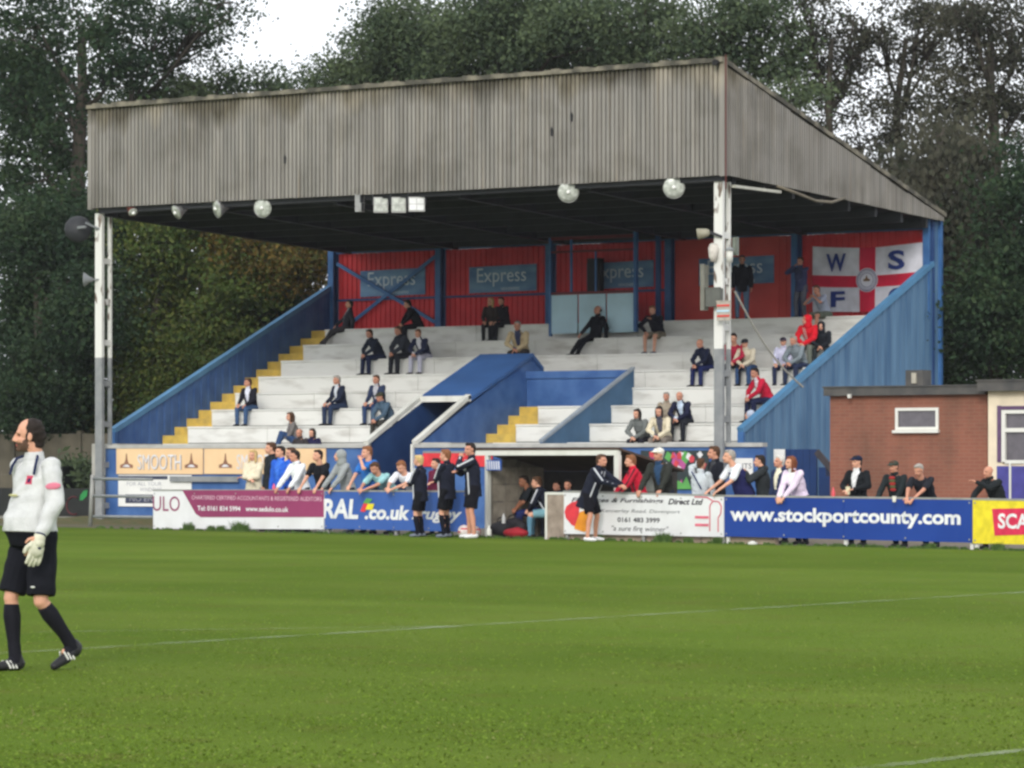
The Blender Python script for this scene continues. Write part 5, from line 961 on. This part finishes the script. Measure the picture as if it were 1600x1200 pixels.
    if shirt_fn: mats += [mat('crest_shirt_red', C(190, 60, 90, 1), .7), cloth(30, 38, 70), mat('sponsor_pink', C(214, 120, 140, 1), .7)]
    job(t, vox, 2, ob, mats, topmat, .007 if top != 'tee' else .006)
    if extra == 'v':
        ob = child('waistcoat', root); t = Parts(); torso(t, .028, -.12, .46); job(t, vox, 2, ob, [cloth(36, 38, 78)], None, .004)
    if piping:      # pale stripes on the sleeves and down the front
        pm = mat('piping_%d' % piping[0], C(*piping), .7)
        for s0, e, w_, s_ in ((sL, eL, wL, -1), (sR, eR, wR, 1)):
            ob = child('sleeve_stripe', root); t = Parts(); d = nrm(e-s0); o = nrm(R2*s_-d*np.dot(R2*s_, d)); o = nrm(o+V3(0, .35, .25)); t.cap(s0+o*.062+up*.02, e+o*.054, .017, .017); t.cap(e+o*.054, w_+o*.040, .017, .015); job(t, .009, 1, ob, [pm])
            ob = child('front_stripe', root); t = Parts(); t.cap(sh+R2*s_*.07+Fw*.108+up*.02, sh+R2*s_*.09+Fw*.128-up*.18, .010, .010); job(t, .008, 1, ob, [pm])
            ob = child('side_stripe', root); t = Parts(); t.cap(sh+R2*s_*.165-up*.22+Fw*.10, pel+R2*s_*.165-up*.13+Fw*.09, .014, .014); job(t, .009, 1, ob, [pm])
    # --- hair, cap, hood
    hm = mat('hair_'+hair, HAIR[hair], .8, var=.2, scale=40, bump=.5, bscale=90)
    if hood == 'up':
        ob = child('hood', root); t = Parts(); t.ell(H(0, -.03, .02), hr_*.105, hf*.112, hu*.125); t.cap(H(0, -.04, -.05), neck, .095, .10); job(t, vox, 2, ob, [cloth(*tc), M_eye], lambda c: ((((c-Hc)@hf) > .075)*0).astype(int), .003)
        ob.data.name = 'hood'
    elif hcut != 'bald':
        ob = child('hair', root); t = Parts()
        if hcut == 'receding': t.ell(H(0, -.030, .034), hr_*.081, hf*.082, hu*.089); t.cap(H(0, -.055, .0), H(0, -.055, -.05), .066, .052); t.cap(H(-.066, .0, .035), H(-.069, .014, -.02), .013, .010); t.cap(H(.066, .0, .035), H(.069, .014, -.02), .013, .010)
        elif hcut == 'balding': t.ell(H(0, -.045, .005), hr_*.081, hf*.074, hu*.058)
        else: t.ell(H(0, -.030, .042), hr_*.082, hf*.088, hu*.092); t.ell(H(0, .035, .098), hr_*.060, hf*.045, hu*.030); t.cap(H(0, -.055, .0), H(0, -.06, -.05), .066, .050)
        if hcut == 'long':
            t.cap(H(0, -.06, 0), H(0, -.055, -.17), .075, .055)
            for s_ in (-1, 1): t.cap(H(.07*s_, -.005, .03), H(.072*s_, 0, -.14), .026, .024)
        if hcut == 'bun': t.ell(H(0, -.12, .07), hr_*.045, hf*.04, hu*.045)
        job(t, vox*.9, 1, ob, [hm], None, .004, 3)
    if cap:
        ob = child('cap', root); t = Parts(); t.ell(H(0, -.015, .062), hr_*.090, hf*.106, hu*.072); t.cap(H(-.03, .09, .055), H(.03, .09, .055), .020, .020); 
        t.ell(H(0, .115, .050), hr_*.062, hf*.055, hu*.012); job(t, vox*.8, 1, ob, [cloth(*cap)])
    # --- things held in the hand, built by the caller in the figure's own frame
    M = Matrix.Translation(Vector(pos)) @ Matrix.Rotation(math.radians(face+180), 4, 'Z') @ Matrix.Diagonal((scale*fat, scale*fat, scale, 1))
    W = lambda p: M @ Vector(tuple(p))
    J = dict(root=root, hl=W(wL+nrm(wL-eL)*.09), hr=W(wR+nrm(wR-eR)*.09), neck=W(neck), sh=W(sh), W=W, scale=scale, loc=dict(sh=sh, neck=neck, R2=R2, Fw=Fw, up=up, pel=pel, wL=wL, wR=wR, eL=eL, eR=eR, sL=sL, sR=sR, H=H, kneeL=kL, kneeR=kR))
    return J
def hz(px, py, p): return EYE+(HOR-py)*dep(p[0], p[1])/F
# ---- spectators leaning on the rail and standing behind it
def rail(px, top_py, label, off=-.36, a=-14, grp='spectators standing along the pitch rail', **k):
    if 'head' in k: k['head'] = (k['head'][0]*-.4, k['head'][1])
    p = FENCE.g(px, off); return person(label, (p.x, p.y, 0), a, headz=hz(px, top_py, p), group=grp, **k)
rail(397, 703, 'woman with blonde hair in a belted cream coat, hands together, behind the maroon hoarding', off=-1.5, a=0, pose='folded', top='coat', tc=(205, 196, 172), hair='blonde', hcut='long', female=True, head=(-10, 0), lc=(150, 146, 138), clampz=(.8, 1.1))
rail(427, 689, 'tall man in a long black jacket beside the bright blue tracksuit', off=-.95, a=-30, pose='stand', top='coat', tc=(36, 40, 44), hair='brown', head=(30, 0))
rail(441, 697, 'young man in a bright blue zipped tracksuit top', off=-.5, a=-10, pose='stand', top='jacket', tc=(44, 92, 190), inner=(60, 110, 205), hair='dark', head=(20, 4))
rail(458, 699, 'man in dark blue sportswear half hidden behind the white top', off=-.95, a=-20, pose='stand', top='jacket', tc=(34, 62, 140), hair='brown', head=(30, 0))
rail(466, 704, 'man in a bright white long sleeved top leaning on both arms at the rail', off=-.40, a=-20, pose='rail', top='jacket', tc=(218, 222, 232), hair='dark', head=(30, 5), skin=1)
rail(501, 703, 'man in a black t-shirt leaning with bare arms on the rail', off=-.40, a=-8, pose='rail', top='tee', tc=(24, 25, 30), hair='dark', head=(25, 8), skin=0, shoes='white')
rail(537, 703, 'person in a grey hooded top with the hood up', off=-.42, a=-30, pose='rail', top='jacket', tc=(142, 146, 146), hood='up', head=(20, 8), shoes='grey')
J = rail(577, 697, 'fair haired man in a blue football shirt raising one hand to his face', off=-.45, a=-20, pose='hand_face', top='tee', tc=(46, 104, 176), hair='ginger', head=(20, -5), over=dict(hr=(.16, .34, .96)))
rail(590, 722, 'man in a pale teal t-shirt bent low with forearms on the rail', off=-.36, a=-5, pose='elbows', top='tee', tc=(140, 184, 186), hair='brown', head=(25, -12), skin=1)
rail(631, 720, 'man in a white t-shirt bent low with hands hanging over the blue hoarding', off=-.36, a=0, pose='elbows', top='tee', tc=(214, 218, 230), hair='ginger', head=(20, -12))
rail(684, 716, 'person in a maroon jacket standing between two of the players', off=-.55, a=-20, pose='stand', top='jacket', tc=(100, 34, 58), hair='dark', head=(20, 0))
rail(992, 711, 'player in a red and black tracksuit top with ginger hair beside the dugout post', off=-.5, a=-50, pose='rail', top='jacket', tc=(190, 36, 58), hair='ginger', head=(10, 0), piping=(30, 30, 36))
rail(1033, 700, 'older man in a white cap and dark green coat resting both hands on the rail', off=-.42, a=-5, pose='rail', top='jacket', tc=(46, 48, 44), inner=(44, 68, 98), hair='white', cap=(222, 218, 206), head=(15, 6), skin=1)
J = rail(1094, 716, 'person in a light grey top with one arm raised and a dark bag strap', off=-.42, a=175, pose='arm_up', top='jacket', tc=(176, 182, 186), hair='brown', head=(-10, 0), over=dict(hl=(-.10, .12, 1.62), pel=(0, 0, .92), lean=0, hr=(.26, .1, .85)))
L = J['loc']; ob = child('bag_strap', J['root']); t_ = Parts(); t_.cap(L['sh']+L['R2']*-.12-L['Fw']*.11+L['up']*.05, L['sh']+L['R2']*.12-L['Fw']*.145-L['up']*.30, .016, .016); job(t_, .009, 1, ob, [cloth(28, 40, 80)])
rail(1120, 697, 'man in a black hooded jacket looking left behind the raised arm', off=-.75, a=-40, pose='stand', top='jacket', tc=(28, 30, 38), inner=(60, 62, 66), hair='brown', head=(15, 0), skin=1)
rail(1146, 703, 'grey haired man in a white short sleeved shirt and navy waistcoat leaning on the rail', off=-.48, a=-40, pose='rail', top='tee', tc=(216, 220, 230), hair='grey', head=(10, 12), skin=0, over=dict(lean=22, pel=(0, -.22, .90)), belly=.05, extra='v')
rail(1190, 711, 'dark haired person in a dark coat with both hands held to the face', off=-.9, a=-60, pose='phone', top='coat', tc=(44, 48, 50), hair='dark', hood='down', head=(5, 0))
rail(1221, 712, 'white haired man in a navy jacket with a pale collar behind the woman in pink', off=-.85, a=-25, pose='stand', top='jacket', tc=(44, 54, 82), inner=(220, 214, 190), hair='white', head=(10, 8), skin=1)
rail(1244, 713, 'woman with auburn hair in a pale pink cardigan leaning on the blue hoarding', off=-.38, a=-15, pose='rail', top='jacket', tc=(212, 196, 214), inner=(228, 228, 232), hair='auburn', hcut='long', female=True, head=(40, 8), over=dict(hl=(-.05, .36, .93), hr=(.07, .36, .94), lean=20))
JC = rail(1341, 712, 'man in a dark cap and black jacket holding a paper cup near the brick wall', off=-.6, a=-10, pose='folded', top='jacket', tc=(26, 29, 32), inner=(206, 206, 206), hair='dark', cap=(26, 34, 56), head=(25, 0), lc=(28, 30, 38), over=dict(hl=(-.10, .25, 1.12), hr=(.08, .27, 1.10)))
JS = rail(1400, 720, 'man in a dark green cap and black coat with a red striped scarf', off=-.45, a=-5, pose='rail', top='jacket', tc=(34, 40, 42), hair='brown', cap=(60, 66, 58), head=(10, 0), skin=1)
JR = rail(1438, 725, 'grey haired man in a black polo shirt with forearms on the rail', off=-.38, a=0, pose='elbows', top='tee', tc=(34, 36, 42), hair='grey', head=(10, -8), skin=1, over=dict(lean=34, pel=(0, -.34, .90)))
rail(1550, 728, 'bald man in a black jacket raising a hand to his mouth by the clubhouse', off=-.50, a=-20, pose='hand_face', top='jacket', tc=(32, 36, 38), hcut='bald', head=(15, 10), skin=1, over=dict(lean=22, pel=(0, -.2, .91), hl=(-.02, .42, 1.36), hr=(.2, .35, .96)))
rail(1580, 770, 'person mostly hidden behind the yellow hoarding, only dark trouser legs showing', off=-.5, a=0, pose='sitlow', top='jacket', tc=(40, 44, 50), over=dict(pel=(0, -.3, .50), fl=(-.14, .05, .08), fr=(.14, .02, .08)), clampz=(.7, .85)) if False else None
def cup(p, label, m=None, r=.04, h=.10, nm='cup', cat='cup'):
    g = G(); g.lathe(p-Vector((0, 0, h*.5)), (0, 0, 1), [(0, r*.75), (.005, r*.78), (h, r), (h+.006, r)], 12); o = put(nm, g, m or mat('paper_cup', C(226, 222, 210, 1), .5), origin=tuple(p), smooth=True); tag(o, label, cat)
cup((JC['hl']+JC['hr'])/2, 'pale paper cup held by the man in the dark cap', mat('cup_cream', C(224, 216, 180, 1), .5), .045, .14); cup((JR['hl']+JR['hr'])/2+Vector((-.28, -.02, .02)), 'white cup on the rail between the red scarf and the grey haired man')
L = JS['loc']; 
for i in range(5):
    ob = child('scarf_band', JS['root']); t_ = Parts(); z = i*.06; t_.cap(L['neck']-L['up']*(.05+z)+L['Fw']*(.12+.004*i)-L['R2']*.03, L['neck']-L['up']*(.05+z)+L['Fw']*(.12+.004*i)+L['R2']*.03, .034, .034); job(t_, .012, 1, ob, [mat('scarf_red', C(170, 50, 50, 1), .9) if i % 2 == 0 else mat('scarf_green', C(96, 96, 60, 1), .9)])
# waistcoat of the leaning man is a part of its own
# ---- players and coaches on the grass
NAVY = (30, 33, 46); PIP = (206, 208, 214)
def fr(px, top_py, off, label, a, **k):
    p = FENCE.g(px, off); return person(label, (p.x, p.y, .004), a, headz=hz(px, top_py, p), **k)
GP = 'substitutes and coaches in navy tracksuit tops'
fr(657, 711, .45, 'fair haired substitute with folded arms in navy tracksuit top and black socks', -75, pose='folded', tc=NAVY, legs='shorts', lc=(18, 19, 24), hair='blonde', piping=PIP, socks=(22, 23, 32), shoes='grey', head=(-10, 0), group=GP, over=dict(fl=(-.16, 0, .08), fr=(.16, .02, .08)))
fr(699, 702, .45, 'substitute in navy tracksuit top and black shorts looking left, middle of the three', -85, pose='folded', tc=NAVY, legs='shorts', lc=(18, 19, 24), hair='ginger', piping=PIP, socks=(22, 23, 32), shoes='grey', head=(5, 0), group=GP)
fr(739, 692, .5, 'tall coach in navy tracksuit top and white trainers raising a hand to his mouth', -50, pose='hand_face', tc=NAVY, legs='shorts', lc=(20, 20, 26), hair='dark', piping=PIP, shoes='white', head=(30, 0), skin=1, group=GP, over=dict(fl=(-.18, 0, .08), fr=(.18, .04, .08), hr=(.02, .28, 1.24)))
fr(930, 710, .45, 'coach in long navy jacket and white trainers leaning over the white hoarding', 100, pose='bend', top='coat', tc=NAVY, legs='shorts', lc=(20, 20, 26), hair='brown', piping=PIP, shoes='white', skin=1, head=(-10, 5), group=GP, over=dict(lean=20, pel=(0, -.12, .91), hl=(-.02, .50, 1.12), hr=(.12, .46, 1.10), fl=(-.26, -.10, .08), fr=(.26, -.05, .08)))
def bench(px, top_py, off, label, a, **k):
    p = FENCE.g(px, off); return person(label, (p.x, p.y, .0), a, headz=hz(px, top_py, p), group='people sitting in the dugout', **k)
bench(829, 743, -1.1, 'dark haired substitute in a black shirt sitting forward in the dugout', -50, pose='sitclasp', top='tee', tc=(28, 32, 36), lc=(30, 40, 84), hair='dark', skin=3, head=(15, 0))
bench(849, 745, -.8, 'player in a navy jacket and blue patterned shorts bending forward in the dugout', -70, pose='sitclasp', tc=NAVY, piping=PIP, lc=(110, 150, 160), legs='shorts', socks=(90, 130, 150), hair='brown', skin=0, head=(0, 6))
bench(868, 752, -1.3, 'dark haired man at the back of the dugout between the others', -20, pose='sit', tc=(30, 34, 44), hair='dark', skin=1)
bench(886, 750, -.9, 'boy with dark hair peering over the white hoarding from the dugout', 10, pose='sit', tc=(36, 42, 70), hair='dark', skin=1, head=(0, 5))
# ---- spectators seated on the terraces
SITG = 'spectators sitting on the white terraces'
def seat(px, top_py, k, label, a=10, pose='sit', y=0, **kw):
    p = ony(px, 600, yk(k)+y); p.z = zk(k-1); 
    return person(label, tuple(p), a, pose=pose, headz=hz(px, top_py, p), group=SITG, clampz=(.86, 1.1), **kw)
seat(530, 469, 7, 'man in a dark jacket and grey shirt stretched out at the top left of terrace', -50, 'sitback', tc=(44, 44, 50), inner=(130, 130, 130), lc=(62, 60, 62), hair='dark', over=dict(fl=(-.1, .44, .06), fr=(.1, .50, .06)), head=(10, 0))
seat(644, 469, 7, 'man in black sitting below the crossed braces with one arm bent', -40, 'sitclasp', tc=(24, 24, 28), lc=(24, 25, 30), hair='dark', head=(-5, 0))
seat(584, 515, 5, 'man in a navy coat and trousers, leftmost of three in the fifth row', -25, 'sitclasp', tc=(32, 38, 52), lc=(30, 38, 64), hair='brown', skin=1, head=(10, 0))
seat(629, 510, 5, 'man in a charcoal coat leaning forward in the middle of that group of three', -25, 'sitclasp', top='coat', tc=(44, 48, 56), lc=(34, 36, 42), hair='brown', skin=1, head=(10, 0))
seat(658, 515, 5, 'young person in a navy jacket with a pale patterned scarf over the lap', -5, 'sitclasp', tc=(40, 46, 70), inner=(200, 200, 205), lc=(180, 180, 196), hair='ginger', head=(10, 0))
seat(766, 474, 7, 'woman with long blonde hair in a dark coat leaning on the man beside her', 20, 'sit', tc=(52, 44, 40), lc=(34, 34, 38), hair='blonde', hcut='long', female=True, head=(-30, 0))
seat(781, 468, 7, 'man in a black coat sitting with the blonde woman under a banner', -20, 'sit', tc=(26, 26, 30), lc=(30, 30, 36), hair='dark', head=(20, 4))
seat(811, 502, 5, 'man in a beige jacket seated just above the blue tunnel roof', 15, 'sitclasp', tc=(184, 166, 132), inner=(52, 58, 86), lc=(60, 54, 50), hair='grey', skin=1)
seat(920, 477, 6, 'man dressed all in black leaning back with legs out below the press box', -20, 'sitback', tc=(20, 22, 28), lc=(20, 22, 28), hair='dark', hcut='balding', skin=1, over=dict(fl=(-.1, .44, .06), fr=(.08, .48, .06)))
seat(1023, 478, 6, 'man in a black jacket and shorts with bare legs, hand to his face', 0, 'sitface', tc=(26, 27, 36), legs='shorts', lc=(120, 112, 96), hair='ginger', shoes='grey', skin=0)
seat(1100, 530, 4, 'bald man in a navy jacket just left of the right post', -20, 'sitclasp', tc=(30, 36, 56), lc=(34, 42, 84), hcut='bald', skin=1)
seat(1149, 521, 4, 'dark haired person in a red shirt just right of the post', 10, 'sitclasp', top='shirt', tc=(176, 44, 70), lc=(30, 32, 40), hair='dark')
seat(1167, 530, 4, 'man in a cream sweater and dark cap with jeans', 5, 'sitclasp', tc=(206, 196, 174), lc=(52, 76, 112), legs='jeans', hair='dark', cap=(42, 44, 52))
seat(1223, 543, 4, 'small child in a pale lilac top and dark cap', 10, 'sit', tc=(198, 198, 222), lc=(40, 48, 74), hair='dark', cap=(60, 56, 74), over=None)
seat(1245, 525, 4, 'grey haired man in a grey cardigan beside the red coat', -10, 'sitclasp', tc=(120, 130, 136), lc=(44, 52, 76), hair='grey', skin=1)
seat(1284, 512, 5, 'person in a black jacket with clasped hands right of the red coat', 20, 'sitclasp', tc=(34, 38, 44), lc=(44, 50, 52), hair='brown', hood='up')
J = seat(1265, 492, 5, 'person in a long bright red hooded coat with a white front stripe', -5, 'sitclasp', top='coat', tc=(212, 34, 48), hood='up', lc=(110, 116, 106), head=(-20, 20))
L = J['loc']
for sg in (-1, 1):
    ob = child('white_stripe', J['root']); t_ = Parts(); t_.cap(L['sh']+L['Fw']*.12+L['R2']*(.05+.02*sg)+L['up']*.05, L['pel']+L['Fw']*.17+L['R2']*(.03+.02*sg)+L['up']*.04, .008, .008); job(t_, .007, 1, ob, [white])
seat(1281, 446, 7, 'bare armed person with a white towel over one shoulder in front of the flag', -20, 'sitface', top='tee', tc=(150, 158, 176), legs='shorts', lc=(90, 96, 84), hair='brown', skin=1, head=(10, 0), over=dict(hl=(-.08, .26, 1.0), hr=(.08, .24, .98)))
seat(1188, 575, 2, 'man in a bright red tracksuit top and navy trousers near the blue side wall', -35, 'sitclasp', tc=(186, 34, 60), inner=(220, 210, 214), lc=(34, 38, 66), hair='dark', skin=1, head=(10, 0))
seat(1180, 641, 0, 'hunched figure in a pale grey hooded top at the foot of the terrace', -60, 'sitclasp', tc=(172, 180, 196), hood='up', lc=(150, 156, 166), head=(0, 20), y=.1)
seat(1066, 612, 1, 'older man in a dark suit with a blue tie and white shirt', 0, 'sitclasp', tc=(34, 36, 58), inner=(190, 205, 224), lc=(36, 38, 44), hair='grey', skin=1, hcut='balding')
seat(1040, 616, 1, 'grey haired person in a fawn jacket behind the woman in cream', 10, 'sit', tc=(150, 140, 124), lc=(70, 70, 74), hair='grey', skin=1)
seat(1000, 639, 0, 'woman with dark hair in a grey cardigan in the lowest row', 0, 'sitclasp', tc=(104, 108, 106), lc=(34, 34, 42), hair='dark', hcut='long', female=True, head=(-10, 0), y=.1)
seat(1033, 635, 0, 'person with dark hair in a cream coat in the lowest row', 10, 'sitclasp', tc=(206, 196, 170), inner=(80, 80, 90), lc=(120, 112, 104), hair='dark', hcut='long', female=True, y=.1)
seat(386, 591, 2, 'man in a black jacket, white shirt and jeans near the yellow steps', 0, 'sit', tc=(32, 33, 42), inner=(206, 208, 220), lc=(60, 84, 118), legs='jeans', hair='brown', skin=1, head=(-25, 0))
seat(524, 587, 2, 'man in a navy jacket and pale shirt sitting alone in the second row', -20, 'sit', tc=(34, 40, 58), inner=(196, 200, 206), lc=(44, 56, 80), hair='grey', skin=1)
seat(586, 586, 2, 'man in a navy raincoat behind the olive cap', -5, 'sit', tc=(48, 58, 84), inner=(170, 170, 176), lc=(48, 66, 100), hair='brown', skin=1)
seat(601, 613, 1, 'man in a denim jacket and olive cap beside the tunnel wall', -20, 'sitclasp', tc=(72, 92, 110), lc=(58, 58, 54), hair='dark', cap=(64, 66, 52), skin=1)
seat(451, 644, 0, 'woman in a checked shirt and jeans with her knees drawn up', -40, 'sit', top='shirt', tc=(110, 106, 104), lc=(50, 72, 108), legs='jeans', hair='brown', hcut='long', female=True, y=.2, over=dict(fl=(-.12, .35, .40), fr=(.12, .30, .40), pel=(0, -.2, .55)))
seat(471, 674, 0, 'bald grey bearded head low behind the front wall coping', -5, 'sitlow', tc=(60, 56, 56), lc=(44, 44, 50), hcut='bald', y=-.75, skin=1, over=None)
seat(491, 673, 0, 'dark haired person in navy low behind the front wall coping', -5, 'sitlow', tc=(38, 36, 66), lc=(40, 40, 60), hair='dark', hcut='long', female=True, y=-.75)
# ---- two people standing on the top terrace
for px, top_py, lab, kw in ((1160, 399, 'man in a black jacket and light jeans standing on the top terrace', dict(pose='stand', tc=(26, 27, 32), lc=(92, 116, 142), legs='jeans', hair='dark', a=20)),
                            (1252, 402, 'person in a navy and white top and grey trousers standing beside the flag', dict(pose='heads', tc=(60, 66, 98), inner=None, lc=(92, 94, 104), hair='brown', a=-10))):
    a = kw.pop('a'); p = ony(px, 500, yk(7)+.7); p.z = zk(7); person(lab, tuple(p), a, headz=hz(px, top_py, p), group=None, clampz=(.85, 1.1), skin=1, head=(10, 0), **kw)
# ---- goalkeeper
kp_ = onz(54, 1048, 0)
def shirt(c, x, y, z, m):
    m[(np.abs(x+.085) < .026) & (np.abs(z+.115) < .030) & (y > .05)] = 2
    m[(np.abs(x+.085) < .012) & (np.abs(z+.115) < .014) & (y > .05)] = 3
    return m
J = person('bearded goalkeeper in a white shirt, black shorts and black socks walking left', (kp_.x, kp_.y, .004), -14, pose='walk', top='keeper', tc=(190, 191, 190), legs='shorts', lc=(24, 25, 31), hair='dark', hcut='receding', skin=0,
           head=(-36, 0), beard=True, headz=EYE+(HOR-653)*dep(kp_.x, kp_.y)/F, belly=.095, vox=.0068, socks=(28, 28, 34), shoes='black', clampz=(.9, 1.15), shirt_fn=shirt,
           over=dict(lean=-1, side=0, pel=(0, 0, .92), hl=(-.27, .15, .93), hr=(.25, -.10, .90), fl=(-.11, -.24, .17), fr=(.09, .10, .08), ep=(.6, -.8, -.2)), rgt=.0)
L = J['loc']; K = J['root']; glove = mat('glove_white', C(206, 204, 182, 1), .8, scale=30, bump=.3)
navy2 = cloth(36, 44, 74); badge = mat('sponsor_pink', C(214, 120, 140, 1), .7)
for e, w_, sg in ((L['eL'], L['wL'], -1), (L['eR'], L['wR'], 1)):
    d = nrm(w_-e); ob = child('cuff', K); t_ = Parts(); t_.cap(w_-d*.055, w_-d*.015, .041, .040); job(t_, .0068, 1, ob, [navy2])
    d2 = nrm(d+V3(0, 0, -1.2)); side = nrm(V3(0, 1, 0)-d2*d2[1]); pn = nrm(np.cross(d2, side)); pn = pn if pn[0]*sg < 0 else -pn
    ob = child('glove', K); t_ = Parts(); t_.cap(w_-d*.01, w_+d2*.04, .038, .045); t_.ell(w_+d2*.085, side*.058, pn*.030, d2*.060)
    for i in range(4):
        r0 = w_+d2*.125+side*(.043-.028*i); Lf = (.070, .082, .078, .062)[i]; m1 = r0+nrm(d2+pn*.18+side*(.12-.08*i))*Lf*.55; t_.cap(r0-d2*.02, m1, .0150, .0140); t_.cap(m1, m1+nrm(d2+pn*.55)*Lf*.45, .0140, .0125)
    th = w_+d2*.055+side*.048; m1 = th+nrm(d2+side*.75+pn*.2)*.045; t_.cap(th, m1, .017, .016); t_.cap(m1, m1+nrm(d2+side*.25+pn*.3)*.035, .016, .014); job(t_, .0055, 1, ob, [glove], None, .002, 2)
    ob2 = child('glove_logo', K); t_ = Parts(); t_.ell(w_+d2*.075-pn*.028, side*.018, pn*.006, d2*.016); job(t_, .004, 0, ob2, [navy2])
sh_, R2, Fw, up = L['sh'], L['R2'], L['Fw'], L['up']
for sg in (-1, 1):      # dark seam piping from collar to armpit
    ob = child('shoulder_piping', K); t_ = Parts(); P_ = [sh_+R2*sg*.085+up*.052+Fw*.045, sh_+R2*sg*.120+up*.036+Fw*.072, sh_+R2*sg*.138-up*.015+Fw*.098, sh_+R2*sg*.142-up*.07+Fw*.112]
    for a_, b_ in zip(P_[:-1], P_[1:]): t_.cap(a_, b_, .011, .010)
    job(t_, .005, 1, ob, [navy2])
ob = child('sleeve_patch', K); t_ = Parts(); d = nrm(L['eL']-L['sL']); c_p = L['sL']+(L['eL']-L['sL'])*.62; o_ = nrm(-R2+Fw*.75-d*np.dot(-R2+Fw*.75, d)); t_.ell(c_p+o_*.062, nrm(np.cross(o_, d))*.056, o_*.008, d*.026); job(t_, .004, 0, ob, [badge])
ob = child('collar', K); t_ = Parts(); t_.cap(L['neck']-up*.030+Fw*.012, L['neck']-up*.008+Fw*.012, .078, .070); job(t_, .006, 1, ob, [cloth(190, 191, 190)])
ob = child('chest_print', K); t_ = Parts(); t_.ell(sh_-up*.22+Fw*.168+R2*.02, R2*.060, Fw*.006, up*.010); job(t_, .004, 0, ob, [mat('print_yellow', C(196, 192, 140, 1), .8)])
ob = child('shorts_logo', K); t_ = Parts(); t_.ell(L['kneeL']+V3(-.03, .088, .10), V3(.030, 0, 0), V3(0, .006, 0), V3(0, 0, .008)); job(t_, .004, 0, ob, [white])
run_jobs()
# ------------------------------------------------------------------ added thin volume that pales the view like camera glare
hz_m = bpy.data.materials.new('glare_veil_air'); hz_m.use_nodes = True; N = hz_m.node_tree; N.nodes.remove(N.nodes['Principled BSDF']); v = N.nodes.new('ShaderNodeVolumePrincipled'); v.inputs['Density'].default_value = .00020; v.inputs['Color'].default_value = (.9, .92, 1, 1); v.inputs['Anisotropy'].default_value = .2
N.links.new(v.outputs[0], N.nodes['Material Output'].inputs['Volume'])
g = G().box(-160, 110, -110, 90, -1, 40); o = put('glare_veil', g, hz_m); o['kind'] = 'stuff'; o['label'] = 'added thin volume imitating pale camera glare over ground and trees'; o['category'] = 'glare_veil'
